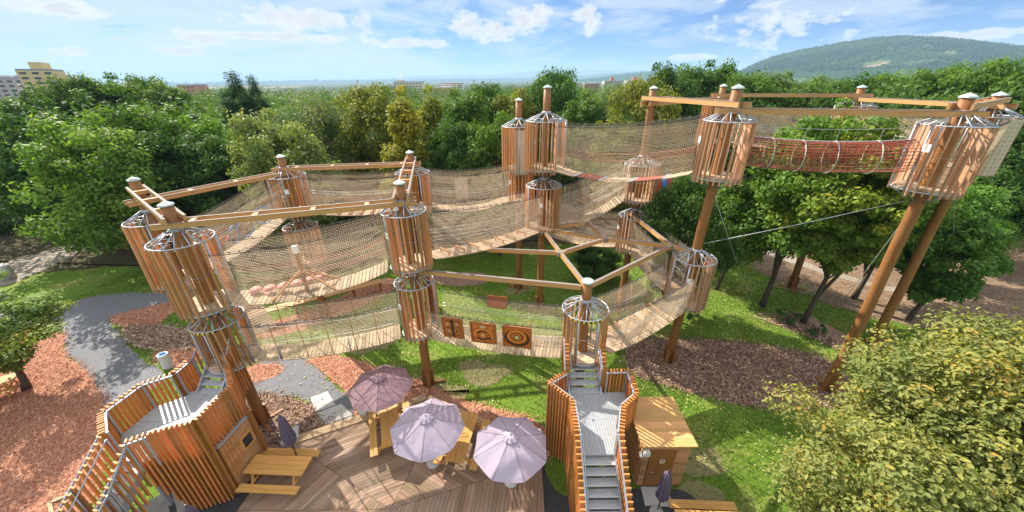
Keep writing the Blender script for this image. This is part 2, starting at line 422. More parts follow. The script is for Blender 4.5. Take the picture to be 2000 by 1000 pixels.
patch('bark_bed', A2((450, 790), (500, 770), (560, 775), (625, 800), (680, 830), (600, 880), (500, 880), (450, 850)), 0.02, 'mulch_brown', 0.08)
patch('bark_bed', [(6.91, 16.9), (7.9, 17.25), (10, 17.2), (12.13, 17.0), (15.59, 16.22), (17.3, 15.1), (17.3, 13.6), (15.53, 12.2), (13.25, 12.09), (10.93, 12.27), (8.42, 13.26), (6.65, 14.15), (6.3, 15.51)], 0.012, 'mulch_brown', 0.1)
patch('bark_bed', A2((840, 545), (890, 532), (945, 535), (950, 552), (890, 560)), 0.012, 'mulch_brown', 0.1)
patch('bark_bed', A2((1500, 625), (1560, 612), (1650, 650), (1690, 680), (1660, 690), (1560, 650)), 0.012, 'mulch_brown', 0.2)
patch('gravel_yard', [(0.9, 9.4), (1.2, 9.8), (1.7, 8.2), (4.6, 8.36), (6.4, 8.3), (7.0, 7.2), (7.5, 3), (0.9, 3)], 0.02, 'darkground', 0.05)
patch('gravel_yard', [(-9.8, 9.6), (-9.9, 5), (-16, 5), (-12, 9.6)], 0.016, 'darkground', 0.05)

for i, (x, y, r) in enumerate(((-4.3, 13.7, .8), (-3.2, 13.2, .7), (1.85, 20.6, .7), (.5, 23.2, .9), (7.4, 20.6, .8), (3.0, 12.4, .9), (21, 16.5, 1.0), (20.7, 22.9, .9), (-1.6, 14.6, 1.0), (-8.6, 17.0, 1.1), (6.8, 8.0, .9), (7.6, 9.4, .7), (17.6, 19.2, 1.1))):
    patch('bare_soil', [(x + r * (1 + .3 * math.sin(k * 2.1 + i)) * math.cos(k * PI / 4) * 1.3, y + r * (1 + .3 * math.cos(k * 1.7 + i)) * math.sin(k * PI / 4) * .75) for k in range(8)], .005 + i * .0009, 'soil', .2)
# loose chips, grass tufts and fallen leaves on top
def inside(px, py, poly):
    x = np.array([p[0] for p in poly]); y = np.array([p[1] for p in poly]); r = np.zeros(len(px), bool); j = len(x) - 1
    for i in range(len(x)):
        c = (y[i] > py) != (y[j] > py)
        xi = (x[j] - x[i]) * (py - y[i]) / (y[j] - y[i] + 1e-12) + x[i]
        r ^= c & (px < xi); j = i
    return r
RNG = np.random.default_rng(5)
def scatter_mesh(name, m, px, py, z0, ln, wd, up, tilt):
    n = len(px); a = RNG.uniform(0, 2 * PI, n); l = RNG.uniform(0.5, 1.2, n) * ln; wv = RNG.uniform(0.6, 1.3, n) * wd
    dx, dy = np.cos(a), np.sin(a)
    v = np.zeros((n, 4, 3))
    if up:
        hx = RNG.normal(0, tilt, n) * l; hy = RNG.normal(0, tilt, n) * l
        for k, (s, h, ww) in enumerate(((-1, 0, 1), (1, 0, 1), (1, 1, .25), (-1, 1, .25))):
            v[:, k, 0] = px + dx * s * wv * ww / 2 + hx * h; v[:, k, 1] = py + dy * s * wv * ww / 2 + hy * h; v[:, k, 2] = z0 + h * l
    else:
        tz = RNG.normal(0, tilt, n); tw = RNG.normal(0, tilt, n)
        for k, (s, h) in enumerate(((-1, -1), (1, -1), (1, 1), (-1, 1))):
            v[:, k, 0] = px + dx * h * l / 2 - dy * s * wv / 2; v[:, k, 1] = py + dy * h * l / 2 + dx * s * wv / 2
            v[:, k, 2] = z0 + 0.012 + np.abs(tz) * l / 2 * (1 + h) + np.abs(tw) * wv / 2 * (1 + s)
    me = bpy.data.meshes.new(name)
    me.from_pydata(v.reshape(-1, 3).tolist(), [], np.arange(n * 4).reshape(-1, 4).tolist())
    me.materials.append(M[m]); o = bpy.data.objects.new(name, me); COL.objects.link(o)
    return tag(o, kind='stuff')
def rnd_mat(name, stops, rough=0.8, trans=0.0):
    m, t, b = mat(name)
    isl = t.n('ShaderNodeNewGeometry').outputs['Random Per Island']
    c = t.ramp(isl, stops)
    setin(b, t, 'Base Color', c); setin(b, t, 'Roughness', rough); setin(b, t, 'Specular IOR Level', 0.2)
    if trans:
        tr = t.n('ShaderNodeBsdfTranslucent', {'Color': c})
        mx = t.n('ShaderNodeMixShader', {0: trans, 1: b.outputs[0], 2: tr.outputs[0]})
        t.links.new(mx.outputs[0], t.nodes['Material Output'].inputs[0])
    return m
M['chip_red'] = rnd_mat('red_chips', [(0, (0.31, 0.115, 0.065)), (0.5, (0.50, 0.225, 0.135)), (1, (0.64, 0.37, 0.25))])
M['chip_brown'] = rnd_mat('brown_chips', [(0, (0.085, 0.042, 0.027)), (0.6, (0.28, 0.165, 0.11)), (1, (0.56, 0.41, 0.30))])
M['tuft'] = rnd_mat('grass_blades', [(0, (0.065, 0.135, 0.01)), (0.6, (0.145, 0.25, 0.022)), (1, (0.30, 0.32, 0.075))], 0.6, 0.35)
M['fallen'] = rnd_mat('fallen_leaves', [(0, (0.40, 0.26, 0.07)), (0.5, (0.50, 0.42, 0.14)), (1, (0.62, 0.58, 0.36))], 0.7)
def in_any(px, py, keys):
    r = np.zeros(len(px), bool)
    for k in keys:
        for poly in PATCH.get(k, []): r |= inside(px, py, poly)
    return r
def near_any(px, py, keys, j): return in_any(px + RNG.normal(0, j, len(px)), py + RNG.normal(0, j, len(px)), keys)
DECK = [(-10.2, 3.0), (-9.97, 9.69), (-9.66, 10.26), (-4.24, 12.66), (-1.22, 11.04), (1.12, 9.86), (1.0, 3.0)]
def pts_in(n, x0, x1, y0, y1): return RNG.uniform(x0, x1, n), RNG.uniform(y0, y1, n)
px, py = pts_in(300000, -34, 3, 4, 24); k = near_any(px, py, ['mulch_red'], .16) & ~inside(px, py, DECK)
scatter_mesh('wood_chips', 'chip_red', px[k], py[k], 0.02, 0.09, 0.028, False, 0.35)
px, py = pts_in(170000, -25, 19, 8, 20); k = near_any(px, py, ['mulch_brown', 'mulch_pale'], .2) & ~inside(px, py, DECK)
scatter_mesh('bark_chips', 'chip_brown', px[k], py[k], 0.02, 0.115, 0.04, False, 0.35)
px, py = pts_in(260000, -32, 30, 6, 32)
k = ~near_any(px, py, [q for q in PATCH if q not in ('litter', 'soil')], .2) & ~inside(px, py, DECK) & ~(in_any(px, py, ['litter']))
dens = 0.5 + 0.5 * np.sin(px * 1.3 + np.sin(py * 0.9) * 2) * np.sin(py * 1.1 + np.sin(px * .7) * 2)
k &= RNG.uniform(0, 1, len(px)) < 0.35 + 0.65 * dens
scatter_mesh('grass_tufts', 'tuft', px[k], py[k], 0.0, 0.085, 0.045, True, 0.5)
px, py = pts_in(5200, 3, 26, 9, 26); k = ~inside(px, py, DECK)
scatter_mesh('fallen_leaves', 'fallen', px[k], py[k], 0.05, 0.055, 0.04, False, 0.3)
px, py = pts_in(900, -12, 8, 10, 24); k = ~inside(px, py, DECK)
scatter_mesh('fallen_leaves', 'fallen', px[k], py[k], 0.05, 0.07, 0.05, False, 0.3)

# ------------------------------------------------------------------ the rope park: towers
TW = {  # base xy, top xy, top z, cages (floor, ring, radius)
 'A': ((-14.0, 13.2), (-16.03, 15.2), 10.4, [(6.1, 8.7, .92)]),
 'B': ((-11.49, 11.55), (-11.6, 11.65), 10.4, [(6.55, 9.1, .92), (3.85, 5.75, .86)]),
 'C': ((-4.34, 13.77), (-4.34, 13.8), 10.5, [(7.05, 9.35, .85), (3.6, 6.1, .82)]),
 'D': ((-5.78, 21.05), (-5.78, 21.05), 10.4, [(7.2, 9.25, .95)]),
 'E': ((-12.5, 19.9), (-12.64, 20.19), 10.4, [(7.3, 9.35, .95), (4.3, 6.35, .9)]),
 'M': ((1.83, 20.65), (1.95, 20.75), 13.7, [(9.6, 12.05, 1.08), (6.0, 8.5, 1.0)]),
 'N': ((0.48, 23.26), (0.5, 23.4), 12.98, [(8.95, 11.5, 1.0), (7.0, 8.75, .9)]),
 'F': ((7.4, 20.6), (7.5, 20.7), 13.6, [(7.75, 9.7, .95), (4.6, 6.6, .9)]),
 'P': ((8.57, 15.28), (8.75, 15.2), 13.7, [(10.35, 12.5, .92), (4.1, 6.4, .92)]),
 'Q': ((3.02, 12.22), (2.96, 12.22), 6.9, [(3.5, 5.65, .9)]),
 'R': ((15.67, 13.1), (15.3, 13.05), 13.4, [(10.35, 12.5, .92)]),
 'S': ((20.68, 22.85), (20.2, 22.7), 13.5, [(10.3, 12.5, .92)]),
 'T': ((13.5, 25.0), (13.45, 25.0), 13.6, [(10.3, 12.5, .92)]),
 'U': ((21.0, 16.5), (20.45, 16.35), 13.3, [(10.3, 12.45, .92)]),
}
def axis(k, z):
    b, tp, zt, _ = TW[k]; q = z / zt
    return V((lerp(b[0], tp[0], q), lerp(b[1], tp[1], q), z))
TLAB = {
 'A': 'rope park tower at the far left corner, a post with one slatted cage hung high',
 'B': 'rope park tower beside the left walkway, two orange slatted cages one above the other',
 'C': 'rope park tower in front of the mauve parasol, post carrying two open slatted cages',
 'D': 'rope park tower hidden behind the front middle post, slatted cage under the short ladder beam',
 'E': 'rope park tower at the back of the left ring, cage beside the blue hoops',
 'M': 'tall rope park tower at picture centre with two slatted cages and the highest free post',
 'N': 'shorter tower left of the tall centre one with a curved cream panel on its cage',
 'F': 'rope park tower behind the highest net bridge, beside the red bags',
 'P': 'tall rope park tower left of the red tunnel with one high and one low cage',
 'Q': 'short rope park tower at the top of the steel stairs with flat capped post',
 'R': 'leaning tall tower right of the red tunnel standing in the bark bed',
 'S': 'rope park tower behind leafy trees at the back right of the high ring',
 'T': 'rope park tower whose capped top shows just left behind the red tunnel tower',
 'U': 'outermost leaning tall tower at the right edge with a cream panelled cage',
}
BR = [  # tower, floor, tower, floor
 ('A', 6.1, 'B', 6.55), ('B', 6.55, 'C', 7.05), ('B', 3.85, 'C', 3.6), ('C', 7.05, 'M', 6.0), ('D', 7.2, 'N', 7.0), ('A', 6.1, 'E', 7.3), ('E', 7.3, 'D', 7.2),
 ('M', 9.6, 'P', 10.35), ('P', 10.35, 'R', 10.35), ('M', 6.0, 'F', 7.75), ('Q', 3.5, 'P', 4.1), ('C', 3.6, 'Q', 3.5), ('N', 5.2, 'F', 4.6), ('F', 4.6, 'P', 4.1),
 ('T', 10.3, 'S', 10.3), ('S', 10.3, 'U', 10.3), ('C', 7.05, 'D', 7.2), ('R', 10.35, 'U', 10.3), ('M', 9.6, 'N', 8.95)]
HALF = {'M': .40}
def tower(k):
    b, tp, zt, cages = TW[k]
    root = thing('rope_tower', (b[0], b[1], 0), TLAB[k], 'rope tower', 'towers of the rope park')
    ph = random.uniform(0, 6)
    mb = MB(); n = 10
    pts = [axis(k, zt * i / n) + V((math.sin(i * 1.3 + ph) * .012, math.cos(i * 1.7 + ph) * .012, 0)) * (0 < i < n) for i in range(n + 1)]
    mb.tube(pts, [lerp(.222, .19, i / n) for i in range(n + 1)], 14)
    pole = mb.build('pole', 'pole', root)
    tpv = axis(k, zt); mb = MB()
    if k == 'Q': mb.lathe([(.235, -.03), (.235, .03), (.22, .045), (0, .05)], 20, tpv, False)
    else: mb.lathe([(.225, -.06), (.235, -.045), (.225, .0), (.0, .11)], 8, tpv, False)
    mb.build('cap', 'cap', pole)
    mb = MB()
    for q in range(4):
        a = q * PI / 2 + ph; d = V((math.cos(a), math.sin(a), 0)); base = V((b[0], b[1], 0))
        mb.board(base + d * .27 + V((0, 0, .0)), base + d * .26 + V((0, 0, .95)), .19, .075, d)
        if k not in 'PM': mb.board(base + d * .31 + V((0, 0, .06)), base + d * .85 + V((0, 0, .05)), .12, .11)
    mb.build('base_bracket', 'pole', root)
    mb = MB()
    for ci, (zf, zr, rad) in enumerate(cages):
        c = axis(k, zf); cr = axis(k, zr); ops = []
        for a_, fa, b_, fb in BR:
            for me_, f_, ot in ((a_, fa, b_), (b_, fb, a_)):
                if me_ == k and abs(f_ - zf) < .3:
                    o = axis(ot, 0); s = axis(k, 0); ops.append(math.atan2(o.y - s.y, o.x - s.x))
        if k == 'Q': ops.append(R(-90))
        if k == 'B' and ci == 1: ops.append(R(-110))
        hw = HALF.get(k, .46)
        def isop(a): return any(abs((a - o + PI) % (2 * PI) - PI) < hw for o in ops)
        # floor boards inside a round outline
        mb = MB(); circ = [(c.x + rad * .99 * math.cos(2 * PI * i / 22), c.y + rad * .99 * math.sin(2 * PI * i / 22)) for i in range(22)]
        mb.strips(circ, (1, .3), .15, .138, zf - .05, zf)
        fl = mb.build('cage_floor', 'bridge', root)
        mb = MB(); ri = [c + V((rad * math.cos(2 * PI * i / 22), rad * math.sin(2 * PI * i / 22), -.1)) for i in range(22)]
        mb.tube(ri, .035, 5, True)
        for i in range(6):
            a = 2 * PI * i / 6 + .3; d = V((math.cos(a), math.sin(a), 0))
            mb.tube([c + d * rad + V((0, 0, -.1)), axis(k, zf - .62) + d * .2], .026, 5)
        mb.build('floor_frame', 'steel', root)
        # slats
        mb = MB(); ns = int(2 * PI * rad / .205); full = k == 'U'
        ph0 = random.uniform(0, 6)
        for i in range(ns):
            a = 2 * PI * i / ns + ph0
            if isop(a): continue
            d = V((math.cos(a), math.sin(a), 0)); jit = random.uniform(-.05, .05)
            mb.board(c + d * rad + V((0, 0, -.26 + jit)), cr + d * rad + V((0, 0, -.02)), .145, .045, V((-d.y, d.x, 0)))
        mb.build('slat_screen', 'slat_pale' if k in 'RUPF' else 'slat', root)
        # steel ring with spokes
        mb = MB(); hub = axis(k, zr + .40)
        mb.tube([cr + V((rad * 1.03 * math.cos(2 * PI * i / 24), rad * 1.03 * math.sin(2 * PI * i / 24), 0)) for i in range(24)], .023, 6, True)
        mb.lathe([(.235, -.07), (.24, 0), (.235, .07)], 14, hub)
        for i in range(8):
            a = 2 * PI * i / 8 + .2 + ph
            for o in (-.17, .17):
                d = V((math.cos(a + o), math.sin(a + o), 0)); d0 = V((math.cos(a), math.sin(a), 0))
                mb.tube([hub + d0 * .23, cr + d * rad * 1.02], .022, 5)
            d0 = V((math.cos(a + .39), math.sin(a + .39), 0))
            mb.tube([cr + d0 * .24, cr + d0 * rad * 1.02], .014, 4)
        mb.build('spoke_ring', 'steel', root)
        mb = MB()
        for o in ops:
            for s in (-hw, hw):
                a = o + s; d = V((math.cos(a), math.sin(a), 0))
                mb.tube([c + d * rad + V((0, 0, -.25)), cr + d * rad], .034, 6)
        if mb.v: mb.build('door_post', 'steel', root)
        mb = MB(); cm = axis(k, lerp(zf, zr, .52))
        mb.tube([cm + V(((rad - .09) * math.cos(2 * PI * i / 24), (rad - .09) * math.sin(2 * PI * i / 24), 0)) for i in range(24)], .009, 4, True)
        mb.build('guard_cable', 'blue' if k in 'CBM' else 'cable', root)
        if ops and k not in 'SQ':
            a = ops[0] + hw + .14; d = V((math.cos(a), math.sin(a), 0)); s = V((-d.y, d.x, 0)); p = cm + d * (rad + .075) + V((0, 0, .3))
            mb = MB(); mb.board(p - V((0, 0, .13)), p + V((0, 0, .13)), .2, .012, d); mb.build('notice_plate', 'white', root)
    return root
def curved_panel(root, k, zf, zr, rad, a0, a1, m='cream', name='curved_panel'):
    mb = MB(); c = axis(k, zf); cr = axis(k, zr); n = 12; o = len(mb.v); rows = 26
    for j in range(rows + 1):
        q = j / rows; p = lerp(c, cr, q); bulge = .008 * (j % 2)
        for i in range(n + 1):
            a = lerp(a0, a1, i / n); mb.v.append((p.x + (rad + bulge) * math.cos(a), p.y + (rad + bulge) * math.sin(a), p.z))
    for j in range(rows):
        for i in range(n):
            q = o + j * (n + 1) + i; mb.face((q, q + 1, q + n + 2, q + n + 1))
    ob = mb.build(name, m, root); md = ob.modifiers.new('thick', 'SOLIDIFY'); md.thickness = .02
    return ob
TR = {k: tower(k) for k in TW}
curved_panel(TR['N'], 'N', 8.7, 11.35, .99, R(-105), R(-55))
curved_panel(TR['U'], 'U', 10.1, 12.4, .99, R(-118), R(-66))
curved_panel(TR['C'], 'C', 3.5, 5.9, .93, R(15), R(70))
# striped warning tape on the two low entrances
for k, ci in (('B', 1), ('Q', 0)):
    zf, zr, rad = TW[k][3][ci]; c = axis(k, zr - .06); a0 = R(-150) if k == 'B' else R(-140); a1 = R(-55) if k == 'B' else R(-40)
    ms = (MB(), MB())
    for i in range(18):
        x = lerp(a0, a1, i / 18); y = lerp(a0, a1, (i + 1) / 18)
        ms[i % 2].board(c + V((math.cos(x), math.sin(x), 0)) * rad * 1.05, c + V((math.cos(y), math.sin(y), 0)) * rad * 1.05, .07, .02, V((math.cos(x), math.sin(x), 0)))
    tp = ms[0].build('warning_tape', 'yellow', TR[k]); ms[1].build('dark_stripe', 'black', tp)

# ------------------------------------------------------------------ net bridges
def net(mb, bot, top, cu=.08, cv=.062, ru=.0042, rv=.0048, bulge=0.0, dirv=None):
    """rope mesh between two polylines of equal length: long strands then cross strands"""
    n = len(bot)
    hgt = sum((top[i] - bot[i]).length for i in range(n)) / n
    L = sum((bot[i + 1] - bot[i]).length for i in range(n - 1))
    S = lambda i, q: bot[i].lerp(top[i], q) + (dirv * (bulge * math.sin(q * PI)) if dirv else V((0, 0, 0)))
    nv = max(2, int(hgt / cv))
    for j in range(1, nv + 1):
        q = (j + random.uniform(-.12, .12)) / nv if j < nv else 1.0
        mb.tube([S(i, q) for i in range(n)], rv, 3, caps=False)
    nu = max(2, int(L / cu))
    for j in range(nu + 1):
        x = j / nu * (n - 1); i = min(int(x), n - 2); f = x - i
        mb.tube([S(i, q).lerp(S(i + 1, q), f) for q in (0, .33, .67, 1)], ru, 3, caps=False)
def curve_pts(p0, p1, sag, n=18):
    return [p0.lerp(p1, i / n) - V((0, 0, 4 * sag * (i / n) * (1 - i / n))) for i in range(n + 1)]
def bridge(ka, fa, kb, fb, label, w=.92, sag=.3, hn=2.0, red=None, rails=('cable', 'cable'), posts=0, gap=0.0, walls=False, topsag=None, name='net_bridge'):
    a = axis(ka, fa); b = axis(kb, fb); d = b - a; d.z = 0; d.normalize(); s = V((-d.y, d.x, 0))
    p0 = a + d * .88; p1 = b - d * .88
    root = thing(name, p0, label, 'rope bridge', 'net bridges between the towers')
    c = curve_pts(p0, p1, sag); L = (p1 - p0).length; n = len(c)
    def P(u):
        x = min(max(u, 0), .9999) * (n - 1); i = int(x); return c[i].lerp(c[i + 1], x - i)
    mb = MB(); redm = MB(); clampm = MB(); k = .07; pitch = .155
    while k < L:
        u = k / L
        if red and any(r0 <= u <= r1 for r0, r1 in red):
            if mb.v: mb.build('deck_section', 'bridge', root); mb = MB()
            k += pitch; continue
        q = P(u) - V((0, 0, .02)); e = random.uniform(-.02, .02); f = s * w / 2
        tl = (P(min(1, u + .01)) - P(max(0, u - .01))).normalized(); nn = s.cross(tl); nn = nn if nn.z > 0 else -nn
        mb.board(q - f * (1.22 + e) + V((0, 0, e * .3)), q + f * (1.22 - e) + V((0, 0, -e * .3)), pitch - .026, .035, nn)
        k += pitch
    dk = mb.build('deck_section' if red else 'deck', 'bridge', root)
    mb = MB()
    for o in (-.36, .36): mb.tube([q + s * o * w - V((0, 0, .055)) for q in c], .022, 5)
    mb.build('deck_cable', 'rope_dark', root)
    if red:
        for r0, r1 in red:
            m2 = MB(); i0 = [P(lerp(r0, r1, i / 8)) for i in range(9)]
            net(m2, [q - s * w * .45 for q in i0], [q + s * w * .45 for q in i0], .09, .09, .014, .014)
            m2.build('red_net_panel', 'red', root)
            for u in (r0, r1):
                q = P(u); clampm.board(q - s * w * .52, q + s * w * .52, .17, .05)
        clampm.build('steel_crossbar', 'steel', root)
    ts = sag * .35 if topsag is None else topsag
    for si, sg in enumerate((-1, 1)):
        bot = [q + s * sg * w * .52 for q in c]
        top = [p0.lerp(p1, i / (n - 1)) + s * sg * (w * .52 + .20) + V((0, 0, hn - 4 * (ts + .04) * (i / (n - 1)) * (1 - i / (n - 1)))) for i in range(n)]
        mb = MB(); net(mb, bot, top, bulge=.06, dirv=s * sg)
        sd_ = mb.build('net_side', 'net', root)
        mb = MB(); mb.tube(top, .015, 5); mb.tube([q + V((0, 0, .07)) for q in top], .007, 4)
        for i in range(1, n - 1):
            mb.tube([top[i] - V((0, 0, .03)), top[i] + V((0, 0, .1))], .017, 4)
        mb.build('top_rope', 'rope_dark', sd_)
        mb = MB()
        for h in (.88, 1.02): mb.tube([bot[i].lerp(top[i], h / hn) - s * sg * .03 for i in range(n)], .013, 4)
        mb.build('handrail_rope', 'red' if rails[si] == 'red' else 'cable', root)
        if posts:
            mb = MB()
            for j in range(1, posts + 1):
                x = j / (posts + 1) * (n - 1); i = int(x)
                mb.tube([bot[i], top[i]], .022, 5)
            mb.build('net_post', 'beam', root)
        if walls:
            mb = MB()
            for i in range(int(L / .17) + 1):
                u = i * .17 / L; q = P(u) + s * sg * (w * .52 + .05)
                mb.board(q - V((0, 0, .5)), q + V((0, 0, hn - .1)), .165, .045, d)
            mb.build('slat_wall', 'slat', root)
    return root, P, d, s, dk
bridge('A', 6.1, 'B', 6.55, 'short slat-walled bridge joining the two towers at the far left', sag=.08, hn=2.1, walls=True)
b1 = bridge('B', 6.55, 'C', 7.05, 'long upper net bridge with pink stepping discs, crossing above the lower left bridge', sag=.42, hn=2.1, rails=('red', 'red'))
for i in range(6):
    mb = MB(); q = b1[1](.10 + i * .085) + V((0, 0, .14 + .05 * i)) + b1[3] * .34
    mb.lathe([(.0, -.012), (.225, -.012), (.23, 0), (.225, .012), (.09, .013), (.09, .02), (0, .021)], 18)
    tl = V((0, 0, 1)).rotation_difference((V((0, 0, 1)) - b1[3] * .22).normalized()); mb.v = [tuple(tl @ V(p) + q) for p in mb.v]
    mb.build('stepping_disc', 'pink', b1[0])
u0 = .43; apex = b1[1](u0) + V((0, 0, 1.0)); mb = MB()
mb.board(apex - V((0, 0, 1.1)), apex + V((0, 0, .75)), .1, .1, (0, 1, 0)); pst = mb.build('centre_post', 'pole', b1[0])
mb = MB(); mb.board(apex + V((0, 0, .75)), apex + V((0, 0, 1.05)), .17, .17, (0, 1, 0)); mb.build('post_cap', 'white', pst)
for sg in (-1, 1):
    e = [b1[1](u0 + sg * .20) + b1[3] * o + V((0, 0, .03)) for o in (-.5, .5)]; mb = MB()
    for q in e: mb.board(apex, q, .075, .075)
    arm = mb.build('ladder_arm', 'beam', b1[0]); mb = MB()
    for i in range(2, 9): mb.tube([apex.lerp(e[0], i / 9), apex.lerp(e[1], i / 9)], .016, 5)
    mb.build('rung', 'red', arm)
b2 = bridge('B', 3.85, 'C', 3.6, 'lower net bridge above the grey path with small blue boards and thin posts', sag=.28, hn=1.75, posts=5)
for u in (.16, .62):
    mb = MB(); q = b2[1](u); mb.board(q - b2[3] * .46 + V((0, 0, .02)), q - b2[3] * .42 + V((0, 0, .62)), .14, .03, b2[2]); mb.build('blue_board', 'blue', b2[0])
b3 = bridge('C', 7.05, 'M', 6.0, 'net bridge with raised wooden cross bars climbing to the tall centre tower', sag=.24, hn=2.15)
mb = MB()
for u in (.12, .24, .36, .48, .60, .72, .84):
    q = b3[1](u) + V((0, 0, .17))
    mb.board(q - b3[3] * .42, q + b3[3] * .3, .075, .075)
    for o in (-.36, .24): mb.board(q + b3[3] * o - V((0, 0, .2)), q + b3[3] * o, .07, .07)
mb.build('cross_bar', 'beam', b3[0])
b4 = bridge('D', 7.2, 'N', 7.0, 'rear net bridge rising toward the shorter centre tower behind the cross bar bridge', sag=.45, hn=2.0)
mb = MB()
q = b4[1](.42); net(mb, [q + b4[3] * .40 + b4[2] * x + V((0, 0, .5)) for x in (-.4, 0, .4)], [q + b4[3] * .45 + b4[2] * x + V((0, 0, 1.85)) for x in (-.4, 0, .4)], .045, .04, .007, .007); mb.build('mesh_screen', 'cream', b4[0])
b5 = bridge('A', 6.1, 'E', 7.3, 'net bridge hung with blue and red hoops on the far left of the ring', sag=.25, hn=2.0, rails=('red', 'red'))
for i, (u, m) in enumerate(((.14, 'red'), (.26, 'red'), (.42, 'blue'), (.55, 'blue'), (.78, 'blue'))):
    q = b5[1](u) + V((0, 0, .75)); mb = MB(); tw = R(25 * i)
    ax1 = (b5[3] * math.cos(tw) + b5[2] * math.sin(tw)); ax2 = V((0, 0, 1)) if m == 'blue' else (b5[2] * .9 + V((0, 0, .35)))
    mb.tube([q + ax1 * .46 * math.cos(2 * PI * k / 24) + ax2 * .46 * math.sin(2 * PI * k / 24) for k in range(24)], .035, 6, True)
    tag(mb.build('climbing_hoop', m, b5[0]), ('red' if m == 'red' else 'blue') + ' hanging hoop')
b6 = bridge('E', 7.3, 'D', 7.2, 'back net bridge of the left ring with wooden sleepers on the deck', sag=.25, hn=2.0, rails=('red', 'cable'))
mb = MB()
for u in (.3, .42, .54, .66, .78):
    q = b6[1](u) + V((0, 0, .06)); mb.board(q - b6[3] * .4, q + b6[3] * .4, .12, .1)
mb.build('sleeper', 'beam', b6[0])
b7 = bridge('M', 9.6, 'P', 10.35, 'highest net bridge with two red net panels in its deck', sag=.5, hn=2.25, red=((.19, .40), (.63, .84)), rails=('red', 'red'), topsag=.15)
b9 = bridge('M', 6.0, 'F', 7.75, 'net bridge behind the centre tower climbing under the highest bridge', sag=.35, hn=2.1)
mb = MB()
for u, du in ((.3, .3), (.42, .3)):
    mb.tube([b9[1](u) + b9[3] * .3 + V((0, 0, 1.3)), b9[1](u + du) - b9[3] * .2 + V((0, 0, .5))], .035, 6)
mb.build('balance_pole', 'beam', b9[0])
b10 = bridge('Q', 3.5, 'P', 4.1, 'wide lower net bridge right of the stairs with loose balance bars', sag=.3, hn=1.75, w=1.25, posts=4)
mb = MB()
for i in range(6):
    q = b10[1](.15 + i * .12) + V((0, 0, .42)); mb.tube([q - b10[3] * .52, q + b10[3] * .5 + b10[2] * .12], .03, 6)
mb.build('balance_bar', 'beam', b10[0])
mb = MB()
for i in range(6):
    u = .15 + i * .12; q = b10[1](u) + V((0, 0, .42))
    for s_ in (-.4, .4): mb.tube([q + b10[3] * s_, b10[1](u + .06) + b10[3] * (s_ * .8) + V((0, 0, .05))], .01, 4)
mb.build('sling_rope', 'red', b10[0])
b11 = bridge('C', 3.6, 'Q', 3.5, 'lower net bridge carrying the orange picture boards', sag=.16, hn=1.55, w=1.2)
b12 = bridge('N', 5.2, 'F', 4.6, 'low rear net bridge crossing behind the timber beam frame', sag=.4, hn=1.8)
b13 = bridge('F', 4.6, 'P', 4.1, 'steep sided low net bridge leading to the right tower from behind', sag=.2, hn=2.1)
b14 = bridge('T', 10.3, 'S', 10.3, 'high back net bridge partly hidden by bright green tree tops', sag=.3, hn=2.0)
b15 = bridge('S', 10.3, 'U', 10.3, 'high net bridge at the far right behind the leafy tree tops', sag=.3, hn=2.0)
bridge('R', 10.35, 'U', 10.3, 'short slat-walled bridge between the two leaning right towers', sag=.06, hn=2.05, walls=True)
# red rope tunnel
a = axis('P', 11.35); b = axis('R', 11.4); d = (b - a); d.z = 0; d.normalize(); s = V((-d.y, d.x, 0))
p0 = a + d * .9; p1 = b - d * .9
tun = thing('rope_tunnel', p0 - V((0, 0, .6)), 'tubular red and brown rope tunnel with pale hoops high between two towers', 'rope tunnel')
c = curve_pts(p0, p1, .14, 20); rt = .56
ms = {'red': MB(), 'net_dark': MB()}
for k in range(28):
    an = 2 * PI * k / 28; o = s * math.cos(an) * rt + V((0, 0, math.sin(an) * rt))
    ms['red' if math.sin(an) > -.25 or k % 3 == 0 else 'net_dark'].tube([q + o for q in c], .015, 3, caps=False)
L = (p1 - p0).length; nr = int(L / .17)
for i in range(nr + 1):
    x = i / nr * 20; j = min(int(x), 19); q = c[j].lerp(c[j + 1], x - j)
    ms['net_dark' if i % 2 else 'red'].tube([q + s * math.cos(2 * PI * k / 20) * rt + V((0, 0, math.sin(2 * PI * k / 20) * rt)) for k in range(20)], .014, 3, True)
ms['red'].build('red_netting', 'red', tun); ms['net_dark'].build('brown_netting', 'net_dark', tun)
for u in (.18, .38, .58, .80):
    q = c[int(u * 20)]; mb = MB(); mb.tube([q + s * math.cos(2 * PI * k / 28) * (rt + .03) + V((0, 0, math.sin(2 * PI * k / 28) * (rt + .03))) for k in range(28)], .019, 6, True)
    mb.tube([q + V((0, 0, rt)), q + V((0, 0, rt + .45))], .012, 4)
    mb.build('pale_hoop', 'concrete', tun)
mb = MB(); mb.tube([q + V((0, 0, rt + .45)) for q in c], .012, 4); mb.tube([q + V((0, 0, rt + .02)) for q in c], .02, 4); mb.build('carrying_cable', 'cable', tun)

# red and blue bags under the F tower
for i, (dx, m, lab) in enumerate(((.95, 'red', 'red hanging bag under the upper net bridge, nearer its tower'), (1.55, 'red', 'red hanging bag under the upper net bridge, farther along'), (1.25, 'blue', 'blue hanging bag between the two red bags'))):
    mb = MB(); q = V((7.5 + dx, 20.3, 7.6)); mb.lathe([(.03, 1.35), (.16, 1.2), (.2, .5), (.17, .05), (0, 0)], 12, q); mb.tube([q + V((0, 0, 1.3)), q + V((0, 0, 1.9))], .012, 4)
    tag(mb.build('hanging_bag', m), lab, 'hanging bag', 'hanging bags')

